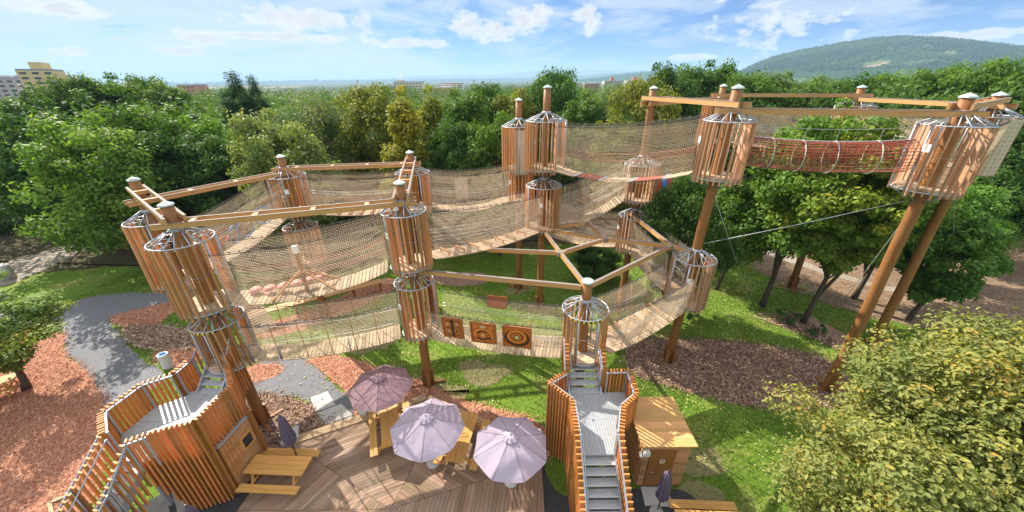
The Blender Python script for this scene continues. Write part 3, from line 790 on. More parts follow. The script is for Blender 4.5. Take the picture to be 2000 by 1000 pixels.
# ------------------------------------------------------------------ ladder beams on the posts
def ladder_beam(ka, kb, z, label, ext=.55):
    a = axis(ka, z); b = axis(kb, z); a.z = b.z = z; d = (b - a).normalized(); s = V((-d.y, d.x, 0))
    root = thing('ladder_beam', a, label, 'timber beam', 'ladder beams tying the posts')
    e0, e1 = a - d * ext, b + d * ext; L = (e1 - e0).length
    for o in (-.265, .265):
        mb = MB(); mb.board(e0 + s * o, e1 + s * o, .075, .185); pk = mb.build('beam_plank', 'beam', root)
        mb = MB(); mb.board(e0 + s * o + V((0, 0, .1)), e1 + s * o + V((0, 0, .1)), .09, .012); mb.build('cover_strip', 'beam_top', pk)
    mb = MB(); k = 1.1
    while k < L - .9:
        q = e0 + d * k; mb.board(q - s * .225, q + s * .225, .16, .16); k += 1.9
    mb.build('spacer_block', 'beam', root)
ladder_beam('A', 'B', 9.95, 'short ladder beam at the far left, end on to the camera')
ladder_beam('B', 'C', 9.7, 'long front ladder beam of the left ring above the net bridge')
ladder_beam('C', 'D', 9.95, 'short ladder beam between the two posts left of picture centre')
ladder_beam('D', 'E', 9.72, 'back ladder beam of the left ring against the trees')
ladder_beam('E', 'A', 9.5, 'sloping looking left ladder beam in front of the dark trees')
ladder_beam('F', 'P', 13.1, 'left ladder beam of the high right ring running toward the camera')
ladder_beam('P', 'R', 12.85, 'long front ladder beam of the high right ring above the red tunnel')
ladder_beam('R', 'U', 13.08, 'short ladder beam joining the two leaning posts at the right')
ladder_beam('U', 'S', 12.85, 'right rear ladder beam of the high ring')
ladder_beam('S', 'T', 13.05, 'back ladder beam of the high ring against the woods')
ladder_beam('T', 'F', 12.85, 'left rear ladder beam of the high ring near the short capped post')

# ------------------------------------------------------------------ timber frame at mid height
fr = thing('beam_lattice', (2.5, 15.5, 6.4), 'branching frame of golden timber beams at mid height right of centre', 'beam lattice')
ND = {'C': axis('C', 6.6), 'Q': axis('Q', 6.6), 'H': V((7.8, 16.03, 6.6)), 'n1': V((2.31, 15.4, 6.6)), 'n2': V((4.81, 16.99, 6.6)), 'F': V((7.24, 20.88, 6.6)), 'n3': V((4.42, 19.29, 6.6)), 'M': axis('M', 5.75), 'W': V((-1.35, 16.6, 6.25)), 'P': axis('P', 6.6)}
for i, (p, q) in enumerate((('C', 'Q'), ('Q', 'n1'), ('n1', 'n2'), ('n1', 'M'), ('n1', 'W'), ('n2', 'M'), ('n2', 'n3'), ('n2', 'H'), ('H', 'Q'), ('H', 'F'), ('H', 'P'), ('n3', 'M'))):
    a, b = ND[p], ND[q]; d = (b - a).normalized(); off = V((0, 0, .004 * i))
    mb = MB(); mb.board(a + d * (.24 if p in 'CQMP' else .1) + off, b - d * (.24 if q in 'CQMP' else .1) + off, .15, .17); bm_ = mb.build('frame_beam', 'beam', fr)
    mb = MB(); mb.board(a + d * .3 + V((0, 0, .1)) + off, b - d * .3 + V((0, 0, .1)) + off, .12, .02); mb.build('cover_strip', 'beam_top', bm_)
for k in ('H', 'n1', 'n2', 'n3'):
    mb = MB(); mb.lathe([(.0, -.1), (.2, -.1), (.2, .115), (0, .115)], 6, ND[k], False); mb.build('joint_plate', 'beam_top', fr)

# ------------------------------------------------------------------ guy cables
for p, q, lab in ((V((8.6, 15.3, 7.0)), axis('R', 9.9), 'steel cable rising from the lower cage to the leaning tower'), (axis('P', 9.7), V((15.9, 19.6, .2)), 'thin steel cable running down from the left tall tower to the ground'), (axis('R', 9.8), V((18.4, 17.2, .8)), 'steel cable stretched between the two leaning posts'), (axis('U', 9.6), V((30.5, 21.0, .1)), 'thin cable anchored in the earth field at the right')):
    mb = MB(); mb.tube([p, p.lerp(q, .5) - V((0, 0, .05)), q], .012, 5); tag(mb.build('guy_cable', 'cable'), lab, 'cable', 'guy cables')

# ------------------------------------------------------------------ things under the left ring
ra, rb = at(505, 610, .9), at(745, 548, .9)
root = thing('plank_walkway', V((ra.x, ra.y, 0)), 'narrow raised wooden walkway over red mulch behind the lower left bridge', 'walkway')
d = (rb - ra).normalized(); s = V((-d.y, d.x, 0))
mb = MB(); mb.board(ra - s * .16, rb - s * .16, .3, .07); mb.board(ra + s * .16, rb + s * .16, .3, .07); mb.build('walking_plank', 'beam', root)
mb = MB()
for i in range(5):
    q = ra.lerp(rb, i / 4 * .96 + .02); mb.board(V((q.x, q.y, 0)), q - V((0, 0, .04)), .12, .12)
mb.build('leg', 'pole', root)
q0, q1 = at(478, 588, 5.0), at(515, 645, 4.2)
root = thing('slatted_ramp', q1, 'pale slatted ramp beside the left tower cages', 'ramp')
d = (q1 - q0).normalized(); s = V((-d.y, d.x, 0)).normalized(); mb = MB()
for i in range(14):
    q = q0.lerp(q1, i / 13); mb.board(q - s * .5, q + s * .5, .12, .035, d.cross(s) if d.cross(s).z > 0 else s.cross(d))
mb.build('ramp_board', 'bridge', root)

# ------------------------------------------------------------------ picture boards on the low bridge
M['art'] = wood('carved_board', (0.38, 0.09, 0.012), (0.60, 0.19, 0.03), 0.15, 0.5)
M['art_frame'] = wood('frame_board', (0.24, 0.085, 0.025), (0.42, 0.18, 0.06), 0.15, 0.5)
M['art_dark'] = plain('carved_dark', (0.05, 0.022, 0.012), 0.6)
M['art_orange'] = plain('carved_orange', (0.62, 0.20, 0.03), 0.5)
M['art_pale'] = plain('carved_pale', (0.62, 0.42, 0.20), 0.5)
def disc_ring(mb, c, ex, ez_, r0, r1, y, n=28, a0=0, a1=2 * PI, sq=1.0):
    o = len(mb.v); nn = ez_.cross(ex)
    for i in range(n + 1):
        a = lerp(a0, a1, i / n)
        for r in (r0, r1):
            for dz in (0, .03): mb.v.append(tuple(c + ex * r * math.cos(a) + ez_ * r * math.sin(a) * sq + nn * (y + dz)))
    for i in range(n):
        q = o + i * 4
        mb.face((q + 1, q + 3, q + 7, q + 5)); mb.face((q, q + 1, q + 5, q + 4)); mb.face((q + 2, q + 6, q + 7, q + 3))
def picture(u, w, h, lab, kind, side=-1, z=.52):
    q = b11[1](u) + b11[3] * side * .92 + V((0, 0, z + h / 2)); ex = b11[2].copy(); ez_ = (V((0, 0, 1)) - b11[3] * side * -.12).normalized()
    ez_ = (ez_ - ex * ez_.dot(ex)).normalized(); nn = ez_.cross(ex)
    if nn.y > 0: ex = -ex; nn = -nn
    root = thing('picture_board', q - ez_ * h / 2, lab, 'picture board', 'picture boards on the low bridge')
    mb = MB(); mb.board(q - ez_ * h / 2, q + ez_ * h / 2, w, .03, nn); mb.build('panel', 'art', root)
    mb = MB(); t_ = .06; f = q + nn * .02
    for sg in (-1, 1):
        mb.board(f + ex * sg * (w / 2 - t_ / 2) - ez_ * h / 2, f + ex * sg * (w / 2 - t_ / 2) + ez_ * h / 2, t_, .07, nn)
        mb.board(f + ez_ * sg * (h / 2 - t_ / 2) - ex * (w / 2 - t_), f + ez_ * sg * (h / 2 - t_ / 2) + ex * (w / 2 - t_), t_, .07, nn)
    mb.build('frame', 'art_frame', root)
    def put(m, *rings):
        for (x, y, r0, r1, lift, a0, a1, sq) in rings:
            m_ = MB(); disc_ring(m_, q + ex * x * w + ez_ * y * h, ex, ez_, r0 * w, r1 * w, .016 + lift, 28, a0, a1, sq); m_.build('carved_relief', m, root)
    T = 2 * PI
    if kind == 1:
        m_ = MB(); m_.board(q - ez_ * h * .42 + nn * .03, q + ez_ * h * .42 + nn * .03, w * .10, .04, nn); m_.build('carved_relief', 'art_dark', root)
        for (x, y, r) in ((-.22, .22, .14), (.22, .20, .15), (-.22, -.12, .15), (.21, -.17, .16), (-.2, -.34, .08), (.23, -.36, .07)):
            put('art_orange', (x, y, r * .62, r, 0, 0, T, 1.15)); put('art_dark', (x, y, r * .45, r * .62, .004, 0, T, 1.15), (x, y, r, r * 1.12, -.004, .4, T - .6, 1.15))
        put('art_pale', (-.22, .22, 0, .065, 0, 0, T, 1.2), (.22, .2, 0, .065, 0, 0, T, 1.2), (.22, -.16, 0, .07, 0, 0, T, 1.1))
    elif kind == 2:
        put('art_dark', (0, -.1, 0, .34, -.008, 0, T, .85)); put('art_orange', (0, -.12, .29, .40, .01, -.3, PI + .3, .95), (.05, -.27, .2, .27, .01, PI, T, .5), (-.3, .28, .03, .08, 0, 0, T, 1), (.3, .28, .03, .08, 0, 0, T, 1))
        put('art', (.02, -.1, .07, .16, .01, 0, T, 1.1), (-.2, -.05, .03, .12, .01, 0, T, 1), (.2, -.12, .03, .1, .01, 0, T, 1)); put('art_pale', (0, .32, 0, .12, .02, .0, T, .5), (.02, -.1, 0, .07, .012, 0, T, 1.1))
    elif kind == 3:
        put('art_dark', (0, -.06, .33, .43, -.004, 2.2, T + .9, .85), (0, .02, .18, .21, .014, 0, T, .9), (0, 0, .085, .11, .014, 0, T, 1.0))
        put('art_orange', (0, .02, .25, .34, .01, 0, T, .85), (.02, .0, .12, .17, .012, 0, T, 1.0)); put('art', (0, 0, .17, .25, .004, 0, T, .9)); put('art_pale', (0, 0, 0, .085, .012, 0, T, 1.0))
picture(.20, .94, 1.12, 'carved orange picture board with dark upright trunk, leftmost of the three', 1)
picture(.435, 1.12, 1.15, 'carved orange picture board with black hollow under an arch, middle of three', 2)
picture(.685, 1.22, 1.18, 'carved orange picture board with coiled rings, rightmost of the three', 3)
picture(.46, .95, .62, 'plain brown board on the far side of the picture bridge', 0, 1, 1.15)

# ------------------------------------------------------------------ boardwalk deck
dk = thing('boardwalk_deck', (-4.5, 8, 0), 'grey brown wooden terrace with boards laid in fan shaped sectors', 'deck')
HUB = (-4.5, 7.7)
sect = [  # polygon, board direction
 ([HUB, (-8.85, 10.0), (-9.66, 10.26), (-4.24, 12.66), (-3.75, 11.6), (-3.8, 10.3)], (.914, .405)),
 ([HUB, (-3.8, 10.3), (-3.75, 11.6), (-4.24, 12.66), (-1.22, 11.04), (1.12, 9.86), (-1.15, 8.75)], (.882, -.471)),
 ([HUB, (-1.15, 8.75), (1.12, 9.86), (1.05, 6), (-2.0, 3), (-4.5, 3)], (.12, .99)),
 ([HUB, (-4.5, 3), (-10.2, 3), (-10.05, 7.7)], (1, .1)),
 ([HUB, (-10.05, 7.7), (-9.97, 9.69), (-9.66, 10.26), (-8.85, 10.0)], (.55, .83)),
]
mb = MB()
for poly, d in sect:
    P = [V(p) for p in poly]; cen = sum(P, V((0, 0))) / len(P)
    P = [p + (cen - p).normalized() * .012 for p in P]
    mb.strips([tuple(p) for p in P], d, .148, .139, .02, .10)
mb.build('deck_boards', 'deck', dk)
mb = MB(); mb.slab([(-10.2, 3.2), (-9.92, 9.65), (-9.62, 10.2), (-4.24, 12.58), (-1.22, 10.98), (1.08, 9.83), (.96, 3.2)], .026, .07); mb.build('deck_bearer', 'black', dk)
mb = MB()
for a, b, wd in (((-9.75, 10.3), (-4.24, 12.74), .2), ((-4.22, 12.74), (1.15, 9.93), .14)):
    for o in (0, 1):
        dd = (V((*b, 0)) - V((*a, 0))).normalized(); nn = V((-dd.y, dd.x, 0)) * (wd * 1.04 * o)
        mb.board(V((*a, .075)) + nn, V((*b, .075)) + nn, wd, .15)
mb.build('edge_board', 'rim', dk)

# ------------------------------------------------------------------ slatted stair walls
def slat_wall(root, line, zb, zt, m='slat_stair', pitch=.14, post=True, name='slat_wall', dep=.165):
    """upright boards set edge-on along a plan polyline; zb/zt give bottom and top per vertex"""
    mb = MB(); rl = MB()
    for i in range(len(line) - 1):
        a, b = V((*line[i], 0)), V((*line[i + 1], 0)); L = (b - a).length; d = (b - a).normalized(); s = V((-d.y, d.x, 0))
        n = max(1, round(L / pitch))
        for k in range(n):
            q = (k + .5) / n; p = a.lerp(b, q); j = random.uniform(-.015, .015)
            mb.board(p + V((0, 0, lerp(zb[i], zb[i + 1], q) + j)), p + V((0, 0, lerp(zt[i], zt[i + 1], q) + .07 + j)), .05, dep, s)
        for h in (.0, .52):
            for si in (1,):
                A = a + V((0, 0, zt[i] - h)); B = b + V((0, 0, zt[i + 1] - h))
                if h == 0: rl.board(A + s * RSIDE[0] * .108, B + s * RSIDE[0] * .108, .045, .045)
        if post:
            for e, z0, z1 in ((a, zb[i], zt[i]), (b, zb[i + 1], zt[i + 1])):
                rl.board(e + d * (.05 if e is a else -.05) + s * RSIDE[0] * .115 + V((0, 0, max(z0, z1 - 1.25))), e + d * (.05 if e is a else -.05) + s * RSIDE[0] * .115 + V((0, 0, z1)), .05, .05, s)
    wl = mb.build(name, m, root); rl.build('top_rail', 'steel', wl)
RSIDE = [1]
def flight(root, p, d, n, run, rise, width, z0, name='stair_flight'):
    """n treads going down along d from p (top edge, centre)"""
    d = V((*d, 0)).normalized(); s = V((-d.y, d.x, 0)); p = V((*p, 0))
    fl = thing(name, p + V((0, 0, 0)) - V(root.location), None, None); fl.parent = root
    for sg in (-1, 1):
        a = p + s * sg * (width / 2 + .03) + V((0, 0, z0 - .08)); b = a + d * run * (n + .3) - V((0, 0, rise * (n + .3)))
        mb = MB(); mb.board(a, b, .06, .24); mb.build('stringer', 'steel', fl)
    for k in range(n):
        c = p + d * run * (k + .55) + V((0, 0, z0 - rise * (k + 1))); mb = MB()
        m_ = int((run * 1.0) / .028)
        for j in range(m_ + 1):
            o = d * (j * .028 - run * .5); mb.board(c + o - s * width / 2, c + o + s * width / 2, .013, .03)
        for j in range(int(width / .075) + 1):
            o = s * (j * .075 - width / 2); mb.board(c + o - d * run * .5, c + o + d * run * .5, .012, .026)
        for sg in (-1, 1): mb.board(c + d * sg * run * .53 - s * width / 2, c + d * sg * run * .53 + s * width / 2, .02, .045)
        mb.build('tread', 'grating', fl)
def grate(root, poly, z, name='grating_floor'):
    mb = MB(); mb.strips(poly, (1, 0), .034, .014, z - .03, z); mb.strips(poly, (0, 1), .095, .012, z - .032, z - .002)
    g = mb.build(name, 'grating', root)
    mb = MB(); n = len(poly)
    for i in range(n): mb.board(V((*poly[i], z - .06)), V((*poly[(i + 1) % n], z - .06)), .04, .1)
    x0, x1 = min(p[0] for p in poly), max(p[0] for p in poly); y0, y1 = min(p[1] for p in poly), max(p[1] for p in poly)
    for ax_ in ((1, 0), (0, 1)):
        q = clip(clip([V(p) for p in poly], V(ax_), (x0 + x1) / 2 * ax_[0] + (y0 + y1) / 2 * ax_[1] - .03), -V(ax_), -((x0 + x1) / 2 * ax_[0] + (y0 + y1) / 2 * ax_[1] + .03))
        if len(q) > 2: mb.slab([tuple(p) for p in q], z - .05, z + .004)
    mb.build('floor_beam', 'steel', g)

# right stair tower
sr = thing('stair_tower', (2.8, 9.3, 0), 'steel grating stairs and platform with upright orange slat walls, right of the parasols', 'stair tower', 'stair towers')
PZ = 2.6
plat = [(2.15, 8.0), (2.2, 9.35), (1.42, 10.14), (2.2, 10.68), (4.5, 10.68), (4.42, 9.6), (3.78, 9.1), (3.42, 8.0)]
grate(sr, plat, PZ)
flight(sr, (2.9, 11.9), (0, -1), 5, .25, .18, 1.22, 3.52)
grate(sr, [(2.3, 11.9), (3.5, 11.9), (3.5, 12.0), (2.3, 12.0)], 3.5, 'landing')
flight(sr, (2.78, 8.0), (0, -1), 13, .235, .195, 1.22, PZ)
RSIDE[0] = -1
slat_wall(sr, [(2.22, 12.05), (2.15, 10.72)], [2.5, 2.3], [4.55, 3.75])
RSIDE[0] = 1
slat_wall(sr, [(2.1, 10.74), (1.32, 10.16), (2.1, 9.33)], [2.3, .06, .06], [3.65, 3.65, 3.65])
slat_wall(sr, [(2.1, 9.33), (2.06, 8.0), (2.06, 4.9)], [.06, .06, .05], [3.65, 3.65, 1.1])
RSIDE[0] = -1
slat_wall(sr, [(3.66, 12.05), (3.62, 10.76)], [2.6, 2.35], [4.55, 3.75])
RSIDE[0] = 1
slat_wall(sr, [(3.51, 4.9), (3.51, 7.98), (3.87, 9.03), (4.52, 9.55), (4.6, 10.76), (3.66, 10.76)][::1], [.05, 2.15, 2.15, 2.15, 2.15, 2.35], [1.1, 3.65, 3.65, 3.65, 3.65, 3.65])
for x in (2.24, 3.4):
    mb = MB(); mb.tube([(x, 8.0, 3.6), (x, 7.9, 3.55), (x, 4.9, 1.05)], .022, 6); mb.tube([(x, 7.95, PZ), (x, 7.95, 3.6)], .022, 6); mb.tube([(x, 6.4, 1.3), (x, 6.4, 2.3)], .02, 6); mb.build('handrail', 'steel', sr)
for x in (2.32, 3.5):
    mb = MB(); mb.tube([(x, 12.0, 3.5), (x, 12.0, 5.6)], .035, 6); mb.tube([(x, 10.75, PZ), (x, 10.75, 3.55), (x, 12.0, 4.4)], .022, 6); mb.build('handrail', 'steel', sr)
for p in ((2.05, 10.2), (3.75, 10.3), (2.3, 8.3), (3.3, 8.3)):
    mb = MB(); mb.board(V((*p, 0)), V((*p, PZ - .1)), .12, .12, (0, 1, 0)); mb.build('support_post', 'steel', sr)

# ------------------------------------------------------------------ board walls
def board_wall(mb, a, b, z0, z1, th=.03, h=.145, out=0.0):
    a, b = V((*a, 0)), V((*b, 0)); d = (b - a).normalized(); s = V((-d.y, d.x, 0)) * out
    n = max(1, round((z1 - z0) / h)); hh = (z1 - z0) / n
    for k in range(n):
        c = V((0, 0, z0 + hh * (k + .5))) + s; L = (b - a).length; cut = random.uniform(.25, .75)
        mb.board(a + c, a + d * (L * cut - .002) + c, th, hh - .007)
        mb.board(a + d * (L * cut + .002) + c, b + c, th, hh - .007)
# shed right of the stairs
sh = thing('garden_shed', (5.4, 9.4, 0), 'small timber shed with flat boarded roof and brown door, beside the right stairs', 'shed')
sx0, sx1, sy0, sy1 = 4.62, 6.35, 8.5, 10.5
mb = MB()
board_wall(mb, (sx0 + .03, sy0), (sx1 - .03, sy0), .05, 2.28); board_wall(mb, (sx1, sy0 + .02), (sx1, sy1), .05, 2.28); board_wall(mb, (sx0, sy1), (sx0, sy0 + .02), .05, 2.28); board_wall(mb, (sx1 - .03, sy1), (sx0 + .03, sy1), .05, 2.28)
mb.build('wall', 'hut', sh)
mb = MB(); mb.slab([(sx0 + .02, sy0 + .02), (sx1 - .02, sy0 + .02), (sx1 - .02, sy1 - .02), (sx0 + .02, sy1 - .02)], .04, 2.27); mb.build('inner_lining', 'black', sh)
mb = MB(); mb.strips([(sx0 - .1, sy0 - .12), (sx1 + .12, sy0 - .12), (sx1 + .12, sy1 + .1), (sx0 - .1, sy1 + .1)], (1, 0), .15, .145, 2.34, 2.40); rf = mb.build('roof', 'roofboard', sh)
mb = MB(); mb.slab([(sx0 - .07, sy0 - .09), (sx1 + .09, sy0 - .09), (sx1 + .09, sy1 + .07), (sx0 - .07, sy1 + .07)], 2.285, 2.338); mb.build('eave_trim', 'steel', rf)
mb = MB(); mb.board((5.35, sy0 - .035, .1), (5.35, sy0 - .035, 1.98), .78, .05, (0, -1, 0)); dr = mb.build('door', 'door', sh)
mb = MB()
for a, b in (((4.93, .1), (4.93, 2.05)), ((5.77, .1), (5.77, 2.05)), ((4.9, 2.04), (5.8, 2.04))): mb.board((a[0], sy0 - .04, a[1]), (b[0], sy0 - .04, b[1]), .07, .07, (0, -1, 0))
mb.build('door_frame', 'door', dr)
mb = MB(); mb.tube([(5.03, sy0 - .06, 1.0), (5.03, sy0 - .12, 1.0), (5.15, sy0 - .12, 1.0)], .013, 6); mb.build('handle', 'steel', dr)
mb = MB(); mb.board((5.38, sy0 - .065, 1.42), (5.38, sy0 - .065, 1.62), .17, .008, (0, -1, 0)); sg = mb.build('door_sign', 'white', dr)
mb = MB(); mb.board((5.38, sy0 - .071, 1.53), (5.38, sy0 - .071, 1.59), .09, .004, (0, -1, 0)); mb.build('dark_symbol', 'black', sg)
mb = MB(); mb.board((5.38, sy0 - .071, 1.44), (5.38, sy0 - .071, 1.49), .13, .004, (0, -1, 0)); mb.build('yellow_symbol', 'yellow', sg)
mb = MB(); mb.board((4.72, sy0 - .1, 1.93), (4.72, sy0 - .1, 2.15), .22, .14, (0, -1, 0)); tag(mb.build('wall_lamp', 'white', sh), 'white box lamp on the shed wall')
mb = MB(); mb.tube([(4.5, sy0 - .05, 2.05), (4.5, sy0 - .22, 1.98)], .05, 8); mb.build('security_camera', 'white', sh)
mb = MB(); mb.slab([(4.75, 7.75), (5.75, 7.7), (5.8, 8.4), (4.8, 8.42)], .03, .09); tag(mb.build('door_step', 'concrete'), 'dark square step slab in front of the shed door', 'step')

# left stair tower and hut
sl_ = thing('stair_tower', (-12.2, 9.3, 0), 'curving steel walkway and stairs with orange slat walls at the lower left', 'stair tower', 'stair towers')
LZ = 3.0
outer = [(-12.95, 7.75), (-13.85, 8.6), (-13.7, 9.88), (-12.95, 10.38), (-12.95, 11.2), (-12.55, 11.85)]
inner = [(-11.98, 7.46), (-11.55, 7.74), (-11.05, 7.95), (-10.42, 8.2), (-10.3, 9.76), (-11.15, 10.75), (-11.15, 11.45)]
platL = [(-12.85, 7.72), (-13.7, 8.62), (-13.58, 9.8), (-12.85, 10.3), (-12.85, 10.55), (-11.28, 10.7), (-10.55, 9.75), (-10.62, 8.5), (-11.2, 8.25), (-11.6, 7.98), (-11.98, 7.6)]
grate(sl_, platL, LZ)
flight(sl_, (-11.95, 11.35), (-.1, -1), 4, .22, .205, .95, 3.82)
flight(sl_, (-12.42, 7.68), (-.2, -1), 13, .23, .2, .86, LZ)
RSIDE[0] = -1
slat_wall(sl_, outer[0:5], [2.6] * 5, [4.1] * 5); slat_wall(sl_, outer[4:6], [2.6, 3.2], [4.1, 4.95])
slat_wall(sl_, [outer[0], (-13.2, 6.6), (-13.5, 5.2)], [2.3, 1.2, .1], [4.1, 3.1, 1.9])
RSIDE[0] = 1
slat_wall(sl_, inner[1:5], [.1, .1, .1, 2.3], [4.1, 4.1, 4.1, 4.1]); slat_wall(sl_, inner[4:6], [2.3, 2.3], [4.1, 4.1]); slat_wall(sl_, inner[5:7], [2.3, 2.7], [4.1, 4.9])
slat_wall(sl_, [inner[1], inner[0], (-12.2, 6.6), (-12.5, 5.2)], [.1, 2.2, .8, .1], [4.1, 4.1, 3.05, 1.9])
for dx in (-.38, .38):
    mb = MB(); mb.tube([(-12.42 + dx, 7.68, 4.0), (-12.66 + dx, 6.5, 2.95), (-12.95 + dx, 5.05, 1.7)], .022, 6); mb.tube([(-12.42 + dx, 7.68, 3.0), (-12.42 + dx, 7.68, 4.0)], .022, 6); mb.tube([(-12.66 + dx, 6.5, 1.95), (-12.66 + dx, 6.5, 2.95)], .022, 6); mb.build('handrail', 'steel', sl_)
for p in ((-13.5, 8.7), (-13.4, 9.7), (-12.7, 10.4), (-12.7, 8.0)):
    mb = MB(); mb.board(V((*p, 0)), V((*p, LZ - .1)), .12, .12, (0, 1, 0)); mb.build('support_post', 'steel', sl_)

ht = thing('timber_hut', (-11.2, 9.0, 0), 'boarded hut under the left walkway with a small framed window and orange door', 'hut')
c1, c2, c3, c4 = (-10.2, 9.78), (-10.36, 8.44), (-12.1, 7.94), (-12.3, 9.9)
mb = MB(); board_wall(mb, c2, c1, .1, 2.55); board_wall(mb, c1, c4, .1, 2.55); mb.build('wall', 'hut', ht)
mb = MB(); board_wall(mb, (c3[0], c3[1]), (c2[0] - .03, c2[1] - .01), .1, 2.55); board_wall(mb, c4, c3, .1, 2.55); mb.build('front_wall', 'hut_shaded', ht)
ins = [(-10.25, 9.73), (-10.41, 8.48), (-12.05, 8.0), (-12.25, 9.85)]
mb = MB(); mb.slab(ins, .08, 2.5); mb.build('inner_lining', 'black', ht)
mb = MB(); mb.slab([(-10.12, 9.86), (-10.29, 8.38), (-12.15, 7.86), (-12.4, 9.98)], 2.56, 2.62); mb.build('roof', 'steel', ht)
wd = (V((*c1, 0)) - V((*c2, 0))).normalized(); wn = V((wd.y, -wd.x, 0))
wc = V((*c2, 0)) + wd * .92 + V((0, 0, 1.72)) + wn * .03
mb = MB()
for sg_ in (-1, 1):
    mb.board(wc + wd * sg_ * .24 - V((0, 0, .32)), wc + wd * sg_ * .24 + V((0, 0, .32)), .08, .06, wn); mb.board(wc + V((0, 0, sg_ * .28)) - wd * .2, wc + V((0, 0, sg_ * .28)) + wd * .2, .09, .06, wn)
wf = mb.build('window', 'table', ht)
mb = MB(); mb.board(wc - wd * .2, wc + wd * .2, .48, .02, wn); mb.build('pane', 'glass', wf)
mb = MB(); mb.board(V((*c1, 0)) + wn * .06, V((*c1, 2.75)) + wn * .06, .16, .16, wn); mb.build('corner_post', 'door', ht)
fd = (V((*c2, 0)) - V((*c3, 0))).normalized(); fn = V((fd.y, -fd.x, 0)); dc = V((*c3, 0)) + fd * .75 + fn * .03
mb = MB(); mb.board(dc + V((0, 0, .12)), dc + V((0, 0, 2.1)), .82, .05, fn); dr = mb.build('door', 'door', ht)
mb = MB(); q = dc + fd * .3 + V((0, 0, 1.05)) + fn * .03; mb.tube([q, q + fn * .06, q + fn * .06 - fd * .12], .014, 6); mb.build('handle', 'steel', dr)
mb = MB(); mb.slab([(-9.85, 10.2), (-9.3, 10.55), (-9.6, 11.15), (-10.15, 10.8)], .02, .3); tag(mb.build('concrete_block', 'concrete'), 'low pale concrete block behind the left hut', 'block')

# ------------------------------------------------------------------ stone slabs leading to the deck
for i, (pts, lab) in enumerate(((A2((606, 778), (640, 766), (656, 792), (618, 806)), 'topmost pale grey paving slab on the path to the terrace'), (A2((620, 808), (667, 790), (690, 812), (636, 830)), 'middle pale grey paving slab on the path to the terrace'), (A2((636, 833), (688, 814), (694, 822), (650, 842)), 'lowest grey paving slab touching the terrace edge'))):
    mb = MB(); mb.strips(pts, (.9, .4), .12, .117, .03, .06); tag(mb.build('paving_slab', 'concrete'), lab, 'paving slab', 'paving slabs')

# ------------------------------------------------------------------ picnic tables
def table(loc, rz, label, size=(2.3, .76), src=[None]):
    if src[0]: return dup(src[0], loc, rz, label)
    L, W = size; root = thing('picnic_table', (0, 0, 0), label, 'picnic table', 'picnic tables')
    mb = MB()
    for k in range(4): mb.board((-L / 2, -W / 2 + W / 8 + k * W / 4, .74), (L / 2, -W / 2 + W / 8 + k * W / 4, .74), W / 4 - .008, .045)
    mb.build('tabletop', 'table', root)
    for sg in (-1, 1):
        mb = MB()
        for k in (0, 1): mb.board((-L / 2, sg * (.66 + k * .15), .45), (L / 2, sg * (.66 + k * .15), .45), .142, .045)
        mb.build('bench_seat', 'table', root)
    for x in (-.8, .8):
        mb = MB()
        for sg in (-1, 1): mb.board((x, sg * .28, .71), (x, sg * .66, .0), .1, .045, (1, 0, 0))
        mb.board((x + .05, -.82, .40), (x + .05, .82, .40), .045, .1); mb.board((x + .05, -.36, .69), (x + .05, .36, .69), .045, .09)
        mb.build('leg_frame', 'table', root)
    mb = MB(); mb.board((-.75, 0, .4), (.75, 0, .4), .045, .1); mb.build('stretcher', 'table', root)
    src[0] = root; root.location = loc; root.rotation_euler = (0, 0, rz)
    return root
table((-9.05, 8.92, .1), R(-3), 'yellow wooden picnic table in front of the left hut')
table((-5.33, 10.78, .1), R(-69), 'picnic table under the stripe-shadowed mauve parasol at the terrace edge')
table((-2.12, 10.1, .1), R(80), 'picnic table half hidden between the two lilac parasols')
table((6.55, 6.75, .1), R(-3), 'picnic table cut by the bottom edge near the shed')
q = at(-40, 756, .75); table((q.x, q.y, 0), R(40), 'pale picnic table half hidden by the tree at the far left edge')

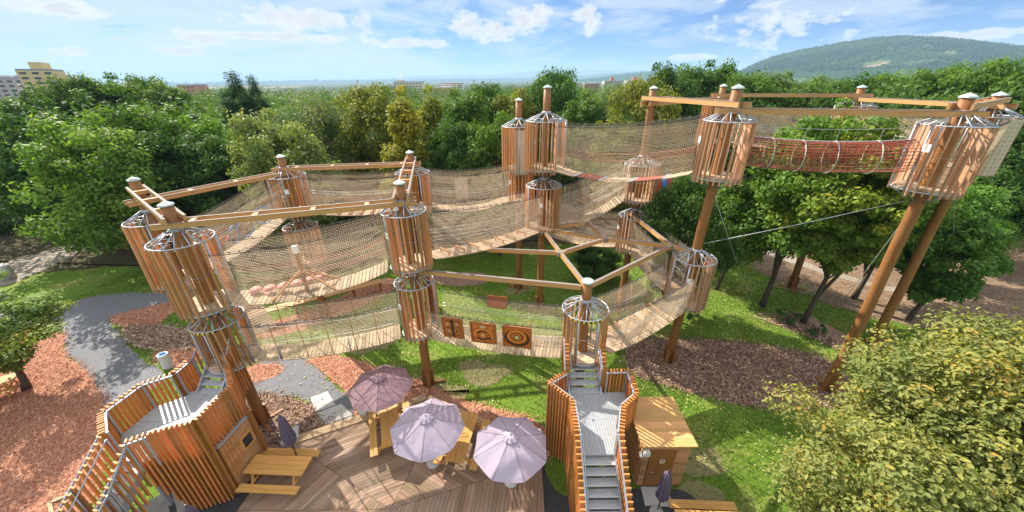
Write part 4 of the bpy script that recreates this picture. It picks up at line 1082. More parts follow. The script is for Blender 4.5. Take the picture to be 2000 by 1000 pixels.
# ------------------------------------------------------------------ parasols
def parasol(x, y, label, m, top=2.68, rad=1.38, cx=None, rot=0.0, dz=.1):
    root = thing('parasol', (x, y, dz), label, 'parasol', 'parasols on the terrace')
    c = V((cx[0] if cx else x, cx[1] if cx else y, 0)); zt = top + dz
    mb = MB(); ns, nr = 8, 7; o = 0; seg = 6
    nring = ns * seg
    for j in range(nr + 1):
        q = lerp(.09, 1, j / nr)
        for i in range(nring):
            a = 2 * PI * i / nring + rot; f = (i % seg) / seg; sg = math.sin(f * PI)
            r = rad * q * (1 - .075 * sg * q)
            z = zt - .49 * q ** 1.12 - sg * .075 * q - (.0 if j < nr else .02) + random.uniform(-.009, .009)
            mb.v.append((c.x + r * math.cos(a), c.y + r * math.sin(a), z))
    for j in range(nr):
        for i in range(nring):
            l = (i + 1) % nring; mb.face((j * nring + i, (j + 1) * nring + i, (j + 1) * nring + l, j * nring + l), None, False)
    cn = mb.build('canopy', m, root)
    mb = MB(); o = 0
    for j, (r, z) in enumerate(((.02, .09), (.14, .065), (.27, -.02))):
        for i in range(32):
            a = 2 * PI * i / 32 + rot; rr = r * (1 + (.08 * math.cos(4 * a * 2) if j else 0)); mb.v.append((c.x + rr * math.cos(a), c.y + rr * math.sin(a), zt + z + (.02 * math.cos(8 * a) if j == 2 else 0)))
    for j in range(2):
        for i in range(32): mb.face((j * 32 + i, (j + 1) * 32 + i, (j + 1) * 32 + (i + 1) % 32, j * 32 + (i + 1) % 32))
    mb.build('vent_cap', m, cn)
    mb = MB()
    for i in range(8):
        a = 2 * PI * i / 8 + rot; d = V((math.cos(a), math.sin(a), 0))
        mb.tube([c + d * rad * q + V((0, 0, zt - .49 * q ** 1.12 + .004)) for q in (.15, .4, .7, .99)], .008, 4)
    mb.build('seam', 'plum' if m == 'mauve' else 'mauve', cn)
    for i in range(8):
        a = 2 * PI * i / 8 + rot; d = V((math.cos(a), math.sin(a), 0)); mb = MB()
        mb.tube([c + d * .08 + V((0, 0, zt - .07)), c + d * (rad - .02) + V((0, 0, zt - .53))], .01, 4)
        mb.tube([c + V((0, 0, zt - .75)) + d * .05, c + d * rad * .55 + V((0, 0, zt - .31))], .008, 4); mb.build('rib', 'black', root)
    mb = MB(); mb.tube([(x, y, dz + .04), c + V((0, 0, zt + .12))], .024, 8); mb.build('pole', 'black', root)
    mb = MB(); mb.lathe([(0, 0), (.27, 0), (.27, .05), (.23, .08), (.06, .095), (.05, .3), (0, .3)], 20, (x, y, dz)); mb.build('base', 'concrete', root)
parasol(-5.72, 11.5, 'mauve open parasol with striped shadows, standing at the back edge of the terrace', 'mauve', 2.62, 1.36, None, .2)
parasol(-3.28, 9.45, 'lilac grey open parasol in the middle of the terrace, shading a picnic table', 'lilac', 2.6, 1.42, None, .05)
parasol(-.12, 8.66, 'pale lilac open parasol nearest the right stairs', 'lilac', 2.55, 1.38, None, .33)
def closed(x, y, label, h=2.5, lean=(0, 0)):
    root = thing('closed_parasol', (x, y, .1), label, 'closed parasol', 'folded parasols'); L = V((lean[0], lean[1], 0))
    mb = MB(); n = 32
    prof = [(.03, h), (.09, h - .08), (.13, h - .3), (.16, h - .7), (.2, h - 1.1), (.17, h - 1.36)]
    for r, z in prof:
        for i in range(n):
            a = 2 * PI * i / n; rr = r * (1 + .28 * math.cos(8 * a + z)); q = L * (z / h)
            mb.v.append((x + q.x + rr * math.cos(a), y + q.y + rr * math.sin(a), z + .1 + (.05 * math.cos(8 * a + 1) if r == .17 else 0)))
    for j in range(len(prof) - 1):
        for i in range(n): mb.face((j * n + i, (j + 1) * n + i, (j + 1) * n + (i + 1) % n, j * n + (i + 1) % n), None, True)
    mb.build('folded_canopy', 'plum', root)
    mb = MB(); mb.tube([V((x, y, .12)), V((x, y, h + .2)) + L], .024, 8); mb.build('pole', 'black', root)
    mb = MB(); mb.lathe([(0, 0), (.26, 0), (.26, .05), (.2, .08), (.05, .1), (.05, .28), (0, .28)], 18, (x, y, .1)); mb.build('base', 'concrete', root)
closed(-8.72, 9.5, 'folded dark purple parasol behind the yellow picnic table', 2.55, (-.12, .1))
closed(5.05, 7.45, 'folded dark purple parasol in front of the shed door', 2.35)
q = at(364, 990, 2.5); closed(q.x, q.y, 'folded parasol whose tip just shows below the left hut door', 2.4)

# ------------------------------------------------------------------ litter bins
def bin_(p, lab, sides, h=.95, r=.27):
    root = thing('litter_bin', (p[0], p[1], 0), lab, 'bin', 'white litter bins'); mb = MB(); c = V((p[0], p[1], 0))
    mb.lathe([(r * .96, 0), (r, .04), (r, h - .03), (r * .96, h), (r * .74, h), (r * .72, h - .1)], sides, c, False); mb.build('shell', 'binwhite', root)
    mb = MB(); mb.lathe([(0, h - .08), (r * .7, h - .06), (r * .735, h - .005), (r * .76, h + .012), (r * .5, h + .02), (r * .46, h - .05), (0, h - .06)], 18, c); mb.build('liner', 'blue', root)
bin_(at(330, 716)[:2], 'round white litter bin with blue rim beside the grey path', 20, .88, .25)
bin_(at(713, 806)[:2], 'hexagonal white litter bin with blue bag at the terrace edge', 6, .95, .31)
bin_(at(1048, 846, .95)[:2], 'white bin with blue lid mostly hidden behind the pale lilac parasol', 6, .9, .3)
# far left odds and ends
q = at(18, 545); mb = MB(); mb.lathe([(.45, 0), (.45, 1.1), (.38, 1.25), (0, 1.25)], 12, (q.x, q.y, 0)); tag(mb.build('concrete_post', 'concrete'), 'squat concrete post at the left edge by the woodland path', 'post')
q0, q1 = at(100, 985), at(155, 962); mb = MB(); mb.board(q0 + V((0, 0, .06)), q1 + V((0, 0, .06)), .1, .12); mb.board(q0 + V((0, 0, .06)), at(105, 1010) + V((0, 0, .06)), .1, .12); tag(mb.build('bed_edging', 'rim'), 'weathered timber edging at the bottom left corner', 'edging')

# ------------------------------------------------------------------ trees
def leaf_mat(name, trans=0.38, yel=0.0):
    m, t, b = mat(name)
    oc = t.n('ShaderNodeObjectInfo').outputs['Color']
    tone = t.n('ShaderNodeAttribute', attribute_name='tone').outputs['Fac']
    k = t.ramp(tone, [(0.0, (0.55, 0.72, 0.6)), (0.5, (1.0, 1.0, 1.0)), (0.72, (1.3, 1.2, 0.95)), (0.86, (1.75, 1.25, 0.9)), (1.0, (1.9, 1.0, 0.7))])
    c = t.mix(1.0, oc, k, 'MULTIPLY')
    setin(b, t, 'Base Color', c); setin(b, t, 'Roughness', 0.6); setin(b, t, 'Specular IOR Level', 0.22)
    c2 = t.mix(1.0, c, (1.25, 1.3, 0.5), 'MULTIPLY')
    tr = t.n('ShaderNodeBsdfTranslucent', {'Color': c2})
    mx = t.n('ShaderNodeMixShader', {0: trans, 1: b.outputs[0], 2: tr.outputs[0]})
    t.links.new(mx.outputs[0], t.nodes['Material Output'].inputs[0])
    return m
M['leaf'] = leaf_mat('leaves')
def leaf_cloud(rng, centers, radii, per, size, aspect=0.55, flat=0.75, shell=0.55, droop=0.0, upbias=0.5, fold=False):
    """many small leaf faces around clump centres -> (verts, faces, tone)"""
    C_ = []; Nn = []; T = []
    for c, r in zip(centers, radii):
        n = int(per * (r / np.mean(radii)) ** 2 * rng.uniform(.75, 1.2)); d = rng.normal(size=(n, 3)); d /= np.linalg.norm(d, axis=1)[:, None]
        rad = r * (shell + (1 - shell) * rng.uniform(0, 1, n) ** .6) * (1 + .25 * np.clip(rng.normal(size=n), -2, 1.7))
        p = d * rad[:, None]; p[:, 2] *= flat; p[:, 2] -= droop * np.abs(np.clip(rng.normal(size=n), -2, 2)) * r
        C_.append(p + c); nn = d + rng.normal(size=(n, 3)) * .55; nn[:, 2] += upbias; Nn.append(nn)
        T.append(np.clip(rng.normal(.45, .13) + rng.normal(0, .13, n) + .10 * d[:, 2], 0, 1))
    P = np.concatenate(C_); N = np.concatenate(Nn); T = np.concatenate(T); N /= np.linalg.norm(N, axis=1)[:, None]
    n = len(P); ref = rng.normal(size=(n, 3)); a = np.cross(N, ref); a /= np.linalg.norm(a, axis=1)[:, None]; b = np.cross(N, a)
    s = size * rng.uniform(.6, 1.35, n)[:, None]
    if not fold:
        v = np.stack([P - a * s, P + b * s * aspect + N * s * .12, P + a * s, P - b * s * aspect + N * s * .12], 1)
        f = np.arange(n * 4).reshape(-1, 4); k = 4
    else:
        up = N * s * .28
        v = np.stack([P - a * s, P - a * s * .25 + b * s * aspect + up, P + a * s * .45 + b * s * aspect * .8 + up, P + a * s - N * s * .15, P + a * s * .45 - b * s * aspect * .8 + up, P - a * s * .25 - b * s * aspect + up], 1)
        i = np.arange(n)[:, None] * 6; f = np.concatenate([i + np.array([[0, 1, 2, 3]]), i + np.array([[0, 3, 4, 5]])]); k = 6
    return v.reshape(-1, 3), f, np.repeat(T, k)
def leaf_obj(name, vft, m, parent):
    v, f, tn = vft; me = bpy.data.meshes.new(name); nv, nf = len(v), len(f)
    me.vertices.add(nv); me.vertices.foreach_set('co', v.astype(np.float32).ravel())
    me.loops.add(nf * 4); me.loops.foreach_set('vertex_index', f.astype(np.int32).ravel())
    me.polygons.add(nf); me.polygons.foreach_set('loop_start', np.arange(0, nf * 4, 4, dtype=np.int32))
    me.update(calc_edges=True); me.validate()
    at_ = me.attributes.new('tone', 'FLOAT', 'POINT'); at_.data.foreach_set('value', tn.astype(np.float32))
    me.materials.append(M[m]); o = bpy.data.objects.new(name, me); COL.objects.link(o)
    if parent: o.parent = parent
    return o
def clumps(rng, H, Rr, base, n, shape='round', irregular=.25, kr=(.17, .36)):
    cs = []; rs = []; zc = (H + base) / 2; hz = (H - base) / 2
    lob = [(rng.uniform(0, 6.28), rng.uniform(.75, 1.2)) for _ in range(5)]
    for i in range(n):
        d = rng.normal(size=3); d /= np.linalg.norm(d); q = rng.uniform(.35, 1) ** .5
        a = math.atan2(d[1], d[0]); k = 1 + irregular * sum(math.cos((a - l[0]) * (j + 1)) * .35 for j, l in enumerate(lob[:3]))
        z = d[2]
        if shape == 'cone': wr = max(.12, .95 - .8 * (z * q + 1) / 2 + .1)
        elif shape == 'tall': wr = .8 + .1 * (1 - z)
        elif shape == 'spread': wr = 1.0 if z > -.3 else .75
        else: wr = 1.0
        jit = 1 + float(np.clip(rng.normal(0, .14), -.25, .2))
        cs.append(np.array([d[0] * q * Rr * wr * k * jit, d[1] * q * Rr * wr * k * jit, zc + z * q * hz * (1 + rng.normal(0, .08))])); rs.append(Rr * rng.uniform(*kr))
    return cs, rs
def wood_mesh(rng, H, base, cs, rt, forks=1, lean=(0, 0), nl=16):
    mb = MB(); top = lerp(base, H, .55)
    def tr(q): return V((lean[0] * q + .12 * math.sin(q * 5 + rt * 40), lean[1] * q + .12 * math.cos(q * 4), top * q))
    mb.tube([tr(i / 8) for i in range(9)], [rt * (1.25 if i == 0 else 1) * lerp(1, .35, i / 8) for i in range(9)], 8)
    for j in range(forks - 1):
        a = rng.uniform(0, 6.28); q0 = .25 + .1 * j; p = tr(q0); e = p + V((math.cos(a) * 1.1, math.sin(a) * 1.1, top * .55))
        mb.tube([p, p.lerp(e, .4) + V((math.cos(a) * .12, math.sin(a) * .12, 0)), e], [rt * .7, rt * .55, rt * .25], 7)
    idx = rng.choice(len(cs), min(nl, len(cs)), replace=False)
    for i in idx:
        e = V(cs[i]); q = min(.98, max(.4, (e.z - .25 * H) / top)); p = tr(q); mid = p.lerp(e, .5) + V((0, 0, .25))
        mb.tube([p, mid, e], [rt * .32, rt * .2, rt * .06], 5)
    return mb
def make_tree(name, seed, H, Rr, base, n, per, size, shape='round', rt=.2, forks=1, label=None, cat='tree', group=None, loc=(0, 0, 0), color=(.08, .16, .03), fold=False, lean=(0, 0), irregular=.3, kr=(.11, .28), nl=26, **kw):
    rng = np.random.default_rng(seed); root = thing(name, (0, 0, 0), label, cat, group)
    cs, rs = clumps(rng, H, Rr, base, n, shape, irregular, kr)
    wood_mesh(rng, H, base, cs, rt, forks, lean, nl).build('trunk', 'bark', root)
    cr = leaf_obj('crown', leaf_cloud(rng, cs, rs, per, size, fold=fold, **kw), 'leaf', root); cr.color = (*color, 1)
    root.location = loc
    return root
# kinds for the wood round the park (12 m tall, copied and scaled)
KIND = {}
def kind(k, *a, **kw): KIND[k] = (make_tree(*a, **kw), kw.get('H', 12))
GREEN = (.095, .180, .026); DARK = (.060, .128, .024); OLIVE = (.17, .19, .03); YELL = (.27, .255, .028); LIGHT = (.16, .265, .045); GREY = (.135, .19, .08); FRESH = (.14, .265, .03); PINE = (.032, .080, .028)
SPEC = {
 'maple': dict(seed=21, H=12, Rr=4.0, base=2.0, n=125, per=185, size=.145, shape='round', rt=.2, forks=2),
 'ash': dict(seed=34, H=12, Rr=3.6, base=1.6, n=135, per=180, size=.138, shape='tall', rt=.18, forks=2),
 'oak': dict(seed=47, H=12, Rr=4.4, base=1.8, n=150, per=200, size=.138, shape='spread', rt=.24, forks=2),
 'willow': dict(seed=58, H=12, Rr=4.2, base=1.2, n=130, per=210, size=.13, shape='round', rt=.18, forks=3, aspect=.26, droop=.5),
 'lime': dict(seed=63, H=12, Rr=3.2, base=1.5, n=120, per=185, size=.138, shape='cone', rt=.18, forks=1),
 'pine': dict(seed=79, H=12, Rr=2.9, base=3.0, n=80, per=200, size=.138, shape='tall', rt=.18, forks=1, aspect=.22, irregular=.6),
}
KN = {'maple': 'maple_tree', 'ash': 'ash_tree', 'oak': 'oak_tree', 'willow': 'willow_tree', 'lime': 'lime_tree', 'pine': 'pine_tree'}
TREES = [  # u, v of the crown top, distance, crown radius, colour, kind, label
 (50, 205, 31, 4.2, DARK, 'maple', 'dark broadleaf tree at the left edge over the woodland path'),
 (150, 238, 26, 3.9, LIGHT, 'maple', 'light green maple in front of the dark trees at far left'),
 (255, 215, 31, 4.0, GREEN, 'oak', 'mid green tree right of the light green left maple'),
 (345, 205, 37, 4.2, GREEN, 'ash', 'mid green tree behind the left ring, with sunlit top right of it'),
 (300, 262, 29, 3.4, DARK, 'oak', 'shadowed low tree just behind the far left tower'),
 (385, 236, 33, 3.5, FRESH, 'maple', 'bright green tree between the left posts, below the dark pine'),
 (430, 262, 30, 3.1, DARK, 'ash', 'dark narrow tree left of the pale yellow flecked one'),
 (520, 228, 27, 3.4, (.21, .265, .085), 'maple', 'pale yellow flecked tree behind the back left post'),
 (590, 186, 36, 5.2, GREY, 'willow', 'wide grey green willow with rounded crown'),
 (655, 200, 42, 4.0, DARK, 'ash', 'dark tree between the grey willow and the olive tree'),
 (725, 176, 36, 4.2, OLIVE, 'oak', 'olive brown tree left of the bright yellow one'),
 (785, 206, 30, 3.2, YELL, 'lime', 'bright yellow tree above the left ring, the yellowest'),
 (840, 200, 33, 3.0, (.22, .25, .035), 'lime', 'yellow green pointed tree right of the yellowest tree'),
 (900, 185, 37, 3.6, GREEN, 'maple', 'mid green tree left of the shorter centre tower'),
 (945, 172, 43, 4.0, DARK, 'oak', 'dark rounded tree on the skyline left of the centre towers'),
 (885, 245, 30, 3.0, DARK, 'oak', 'dark low tree directly left of the cream panelled cage'),
 (968, 230, 29, 2.6, GREEN, 'maple', 'small green tree just behind the shorter centre tower'),
 (1000, 172, 40, 3.6, OLIVE, 'ash', 'yellowish green tree behind the two centre posts'),
 (1085, 145, 44, 4.6, (.075, .155, .028), 'oak', 'tallest dark tree on the skyline behind the centre post'),
 (1150, 178, 38, 3.6, GREEN, 'ash', 'mid green tree right of the tall centre post'),
 (1215, 166, 36, 4.0, (.14, .215, .095), 'willow', 'soft grey green birch like tree with hanging twigs'),
 (1262, 166, 31, 3.6, OLIVE, 'oak', 'olive tree at the left end of the high ring beams'),
 (1300, 134, 46, 4.0, DARK, 'maple', 'dark tree on the skyline above the left end of the high beams'),
 (1345, 136, 50, 4.2, GREEN, 'oak', 'green tree on the skyline left of the two close post caps'),
 (1405, 128, 50, 4.4, (.08, .165, .03), 'maple', 'tallest green tree on the skyline by the two close post caps'),
 (1470, 150, 44, 4.2, GREEN, 'oak', 'green tree under the left foot of the far hill'),
 (1545, 150, 45, 4.4, (.11, .185, .035), 'maple', 'olive green tree above the middle of the red tunnel'),
 (1620, 148, 46, 4.2, GREEN, 'ash', 'green tree left of the back post cap with hill behind'),
 (1700, 152, 44, 4.4, (.085, .17, .028), 'oak', 'green tree right of the back post cap with hill behind'),
 (1775, 150, 45, 4.2, LIGHT, 'maple', 'light green tree on the skyline left of the right post caps'),
 (1845, 142, 42, 4.4, GREEN, 'oak', 'green tree rising behind the right post caps'),
 (1915, 132, 40, 4.6, (.105, .2, .033), 'maple', 'tall green tree at the right skyline below the hill crest'),
 (1985, 124, 36, 4.4, GREEN, 'oak', 'tall green tree cut by the right edge of the photo'),
 (2010, 250, 27, 3.8, DARK, 'oak', 'dark tree filling the right edge beside the leaning tower'),
 (1960, 330, 28, 3.4, FRESH, 'willow', 'fresh green low tree right of the leaning posts'),
 (1890, 345, 24, 2.9, (.11, .225, .033), 'maple', 'green tree with hanging branch behind the outermost leaning post'),
 (455, 162, 44, 3.0, PINE, 'pine', 'dark pine breaking the skyline above the left ring'),
 (492, 168, 46, 2.2, PINE, 'pine', 'narrow dark pine leaning right beside the bigger pine'),
 (320, 158, 49, 4.2, (.11, .18, .033), 'ash', 'olive green tree on the skyline left of the dark pine'),
 (265, 156, 52, 4.4, (.095, .165, .03), 'oak', 'broad green tree on the skyline right of the yellow tower block'),
 (200, 152, 48, 4.6, GREEN, 'maple', 'green tree on the skyline close right of the yellow tower block'),
 (120, 160, 46, 4.4, (.085, .155, .03), 'oak', 'green tree directly below the yellow tower block'),
 (30, 180, 44, 4.4, DARK, 'ash', 'dark tree at the left edge below the grey block'),
 (1350, 352, 19.6, 2.5, (.065, .13, .025), 'oak', 'dark leafy tree just left of the tall tower pole, below the highest bridge'),
 (1165, 478, 24.5, 1.9, DARK, 'maple', 'small shaded tree under the golden beam frame'),
]
FIRST = {}
for i, (u, v, y, r, colr, k, lab) in enumerate(TREES):
    p = away(u, v, y); kw = dict(SPEC[k]); h = max(p.z, 3.0)
    if k not in FIRST:
        o = make_tree(KN[k], label=lab, group='trees round the rope park', **kw); FIRST[k] = o; o.location = (p.x, p.y, 0)
    else:
        o = dup(FIRST[k], (p.x, p.y, 0), random.uniform(0, 6.28), lab)
    o.scale = (r / kw['Rr'], r / kw['Rr'], h / kw['H'] * 1.02)
    for ch in o.children:
        if ch.name.startswith('crown'): ch.color = (*colr, 1)

# trees inside the high ring, seen close, with crowns of their own
G1 = 'leafy trees inside the high right ring'
make_tree('leafy_tree', 101, 12.6, 3.0, 4.2, 185, 160, .13, 'round', .17, 3, 'green tree with forked trunk rising inside the high ring, left of its pair', 'tree', G1, (17.0, 20.4, 0), (.13, .23, .032))
make_tree('leafy_tree', 105, 11.3, 2.6, 4.0, 165, 160, .13, 'round', .15, 2, 'yellow green tree on a slim trunk inside the high ring, right of its pair', 'tree', G1, (18.5, 18.5, 0), (.18, .255, .035))
make_tree('leafy_tree', 127, 7.0, 2.3, 1.6, 90, 150, .13, 'spread', .15, 3, 'low spreading green tree right of the leaning posts, branches near the earth field', 'tree', G1, (25.4, 18.7, 0), (.10, .20, .034))
make_tree('leafy_tree', 113, 9.0, 3.3, 3.2, 160, 160, .13, 'spread', .16, 2, 'bushy green tree behind the two leaning posts', 'tree', G1, (24.0, 21.2, 0), (.105, .205, .033))
make_tree('leafy_tree', 118, 8.0, 2.6, 2.6, 130, 150, .12, 'spread', .13, 2, 'low branched tree behind the slim trunk under the red tunnel', 'tree', G1, (15.2, 22.6, 0), (.115, .21, .033))
# big tree right below the camera and the feathery one at the left edge
make_tree('hornbeam_tree', 131, 9.5, 4.5, 1.8, 700, 215, .057, 'round', .24, 3, 'large pale yellow green tree filling the bottom right corner', 'tree', None, (12.35, 4.9, 0), (.235, .25, .075), kr=(.06, .17), nl=90, fold=True, upbias=.9, shell=.35)
make_tree('locust_tree', 144, 6.0, 3.0, 1.7, 80, 300, .085, 'spread', .16, 2, 'feathery light green tree at the left edge over red mulch', 'tree', None, (-25.0, 13.6, 0), (.19, .27, .065), flat=.35, upbias=1.2, lean=(.6, .3))
# low shrubs
for i, (u, v, r, lab) in enumerate(((1535, 630, .5, 'small green shrub between the two tree trunks'), (1345, 620, .45, 'low shrub at the foot of the right lower cage'), (1590, 655, .4, 'low green shrub right of the slim trunk'))):
    p = at(u, v); make_tree('shrub', 160 + i, 2 * r, r * 1.2, .1, 14, 60, .06, 'round', .03, 1, lab, 'shrub', 'low shrubs', (p.x, p.y, 0), (.07, .16, .04))
# undergrowth and the far wood as one mass each
rng = np.random.default_rng(200)
cs = []; rs = []
for i in range(150):
    x = rng.uniform(-60, 70); y = 34 + abs(rng.normal(0, 6)) + max(0, x - 15) * .35
    cs.append(np.array([x, y, rng.uniform(.3, 2.6)])); rs.append(rng.uniform(.9, 1.8))
o = leaf_obj('undergrowth', leaf_cloud(rng, cs, rs, 170, .2), 'leaf', None); o.color = (.055, .11, .022, 1); tag(o, kind='stuff')
cs = []; rs = []
for i in range(1500):
    a = R(rng.uniform(-62, 62)); d_ = 48 + 210 * rng.uniform(0, 1) ** 1.6
    if a < -.65 and d_ > 90: continue
    x = d_ * math.sin(a) * 1.1; y = d_ * math.cos(a) * .95 + 4
    h = rng.uniform(9.0, 12.7) - (.5 if -22 < math.degrees(a) < 14 else 0) + max(0, math.degrees(a) - 18) * .04
    for q in range(3):
        cs.append(np.array([x + rng.normal(0, 1.6), y + rng.normal(0, 1.6), h * (1 - .27 * q) - 1.2])); rs.append(rng.uniform(1.3, 2.3) * (1 + d_ / 400))
o = leaf_obj('far_woods', leaf_cloud(rng, cs, rs, 75, .27, upbias=.15), 'leaf', None); o.color = (.075, .145, .03, 1); tag(o, kind='stuff')

# ------------------------------------------------------------------ buildings beyond the trees
M['plaster_yellow'] = plain('yellow_plaster', (0.66, 0.50, 0.22), 0.85, 0, 0.05, .2)
M['plaster_grey'] = plain('grey_plaster', (0.44, 0.40, 0.37), 0.85, 0, 0.05, .2)
M['plaster_cream'] = plain('cream_plaster', (0.66, 0.60, 0.44), 0.85, 0, 0.05, .2)
M['plaster_red'] = plain('red_plaster', (0.48, 0.20, 0.14), 0.85, 0, 0.05, .2)
M['plaster_orange'] = plain('orange_plaster', (0.66, 0.36, 0.14), 0.85, 0, 0.05, .2)
M['rooftile'] = plain('roof_tile', (0.32, 0.11, 0.07), 0.8, 0, 0.15, 1)
M['roofgrey'] = plain('roof_felt', (0.28, 0.28, 0.29), 0.8)
M['winglass'] = plain('window_glass', (0.06, 0.075, 0.09), 0.2)
def box(mb, c, sx, sy, sz, d):
    d = V((d[0], d[1])); s = V((-d.y, d.x)); P = [V((c[0], c[1])) + d * x * sx / 2 + s * y * sy / 2 for x, y in ((-1, -1), (1, -1), (1, 1), (-1, 1))]
    mb.slab([tuple(p) for p in P], c[2], c[2] + sz, d)
def block(u0, u1, vt, y, m, lab, floors, cols, vb=None, roof=None, steps=(), depth=14, towers=0, rot=0.0, win=True):
    """a slab block spanning sight lines u0..u1 with its top at vt, at distance y"""
    a, b = away(u0, vt, y), away(u1, vt, y); c = (a + b) / 2; L = (b - a).length; zt = c.z; d = V((math.cos(rot), math.sin(rot))); s = V((-d.y, d.x))
    hgt = floors * 3.0 * (y / 300 if y > 300 else 1); zb = min(0, zt - 5) if vb is None else 0; L = max(L, 3)
    root = thing('apartment_block', (c.x, c.y, 0), lab, 'building', 'buildings beyond the trees')
    mb = MB(); box(mb, (c.x, c.y, 0), L, depth, zt, d); mb.build('wall', m, root)
    if roof == 'pyramid':
        for k in range(2 if L > 45 else 1):
            x = (k - .5) * L * .62 if L > 45 else 0; q = V((c.x, c.y)) + d * x; mb = MB(); w_ = min(L * .32, 15); o = 0
            for sx, sy in ((-1, -1), (1, -1), (1, 1), (-1, 1)): e = q + d * sx * w_ / 2 + s * sy * w_ / 2; mb.v.append((e.x, e.y, zt + .3))
            mb.v.append((q.x, q.y, zt + w_ * .75))
            for e in range(4): mb.face((e, (e + 1) % 4, 4))
            mb.build('roof', 'rooftile', root)
    else:
        mb = MB(); box(mb, (c.x, c.y, zt + .02), L * .985, depth * .97, .7, d); mb.build('roof', roof or 'roofgrey', root)
    for (fx, fw, fh) in steps:
        mb = MB(); q = V((c.x, c.y)) + d * fx * L; box(mb, (q.x, q.y, zt + .73), fw * L, depth * .7, fh * zt, d); mb.build('roof_storey', m, root)
    n = 0
    if win:
        ch = (zt) / floors; cw = L / cols; mb = MB()
        for f in range(max(0, floors - 6), floors):
            for k in range(cols):
                q = V((c.x, c.y)) + d * ((k + .5) * cw - L / 2) - s * (depth / 2 + .02)
                z = (f + .5) * ch; mb2 = MB(); mb2.board((q.x - d.x * cw * .28, q.y - d.y * cw * .28, z), (q.x + d.x * cw * .28, q.y + d.y * cw * .28, z), .08, ch * .45, (0, 0, 1))
                if n < 60: mb2.build('window', 'winglass', root)
                n += 1
    return root, c, L, zt, d, s
block(-60, 52, 155, 210, 'plaster_grey', 'long grey panel block at the left edge beside the yellow tower block', 8, 9, steps=((-.3, .12, .06), (.05, .12, .06), (.32, .12, .06)), rot=R(28))
block(56, 104, 139, 190, 'plaster_yellow', 'tall yellow and orange tower block on the left skyline', 10, 3, steps=((.05, .35, .14),), rot=R(35), depth=16)
block(100, 124, 150, 205, 'plaster_grey', 'grey lower wing touching the right side of the yellow tower block', 8, 3, rot=R(35))
block(505, 560, 178, 330, 'plaster_cream', 'low pale block behind trees right of the narrow pine', 4, 8)
block(575, 642, 182, 260, 'white', 'low white hall with dark red roof left of the grey willow top', 2, 9, roof='rooftile')
block(360, 392, 167, 300, 'plaster_red', 'small reddish block half hidden in trees left of the dark pine', 5, 4)
r_ = block(772, 826, 161, 380, 'plaster_cream', 'cream office block with roof aerials on the centre left skyline', 6, 9, steps=((-.32, .2, .10),))
mb = MB()
for k in range(4):
    q = V((r_[1].x, r_[1].y)) + r_[4] * (-.42 + k * .07) * r_[2]; mb.tube([(q.x, q.y, r_[3]), (q.x, q.y, r_[3] + 9 - k)], .35, 5)
mb.build('aerial', 'white', r_[0])
block(735, 775, 169, 380, 'plaster_grey', 'grey lower wing left of the cream office block', 5, 7)
block(764, 790, 180, 300, 'plaster_red', 'small red building below the cream office block', 3, 4)
block(862, 905, 164, 420, 'white', 'white block with red roof storey behind the olive tree tops', 5, 8, roof='rooftile', steps=((-.05, .5, .05),))
block(848, 888, 172, 400, 'plaster_orange', 'orange block in front of the white one with red roof', 4, 7)
block(1178, 1212, 158, 460, 'plaster_grey', 'pale block with a red pyramid roof, left of two', 7, 6, roof='pyramid')
block(1222, 1256, 157, 470, 'plaster_grey', 'pale block with a red pyramid roof, right of two', 7, 6, roof='pyramid')
block(1140, 1168, 164, 430, 'plaster_red', 'small pale red block left of the pyramid roofed pair', 5, 5)

# ------------------------------------------------------------------ hills
def hill_mat(name, c1, c2, c3, s, spots=None):
    m, t, b = mat(name); o = t.n('ShaderNodeTexCoord').outputs['Object']
    n1 = t.noise(o, s, 6, 0.7); n2 = t.noise(o, s * .12, 4, 0.6)
    spots = spots or []
    c = t.mix(t.ramp(n1, [(0.35, 0.0), (0.65, 1.0)]), c1, c2); c = t.mix(t.ramp(n2, [(0.58, 0.0), (0.63, 0.8)]), c, c3)
    for (x, y, ra, rb, col_) in spots:
        # an open patch of ground, longer across the slope than up it
        dv = t.n('ShaderNodeVectorMath', {0: o, 1: (x, y, 0)}, operation='SUBTRACT').outputs[0]
        rv = t.n('ShaderNodeMapping', {'Vector': dv, 'Rotation': (0, 0, R(42)), 'Scale': (1 / ra, 1 / rb, 0)}, vector_type='POINT').outputs[0]
        ln = t.math('ADD', t.n('ShaderNodeVectorMath', {0: rv}, operation='LENGTH').outputs['Value'], t.math('MULTIPLY', t.math('SUBTRACT', n1, .5), 1.6))
        c = t.mix(t.ramp(ln, [(0.75, 1.0), (0.95, 0.0)]), c, col_)
    setin(b, t, 'Base Color', c); setin(b, t, 'Roughness', 1.0); setin(b, t, 'Specular IOR Level', 0.0)
    bump(t, b, n1, 1.0, 12.0)
    return m
M['hill'] = hill_mat('wooded_hill', (0.018, 0.045, 0.016), (0.045, 0.085, 0.03), (0.09, 0.13, 0.045), .03, [(1215, 1345, 42, 26, (.11, .145, .05)), (1190, 1318, 46, 12, (.36, .22, .15)), (1445, 1354, 40, 20, (.14, .16, .07)), (1290, 1290, 90, 16, (.075, .115, .04))])
M['ridge'] = hill_mat('far_ridge', (0.03, 0.06, 0.03), (0.06, 0.09, 0.045), (0.12, 0.13, 0.07), .004)
M['quarry'] = plain('bare_earth', (0.40, 0.22, 0.14), 0.95, 0, 0.2, .05); M['meadow'] = plain('meadow', (0.16, 0.20, 0.07), 0.95, 0, 0.2, .02)
def interp(P, x):
    for (a, b), (c, d) in zip(P, P[1:]):
        if a <= x <= c: q = (x - a) / (c - a); q = q * q * (3 - 2 * q) if False else q; return lerp(b, d, q)
    return P[0][1] if x < P[0][0] else P[-1][1]
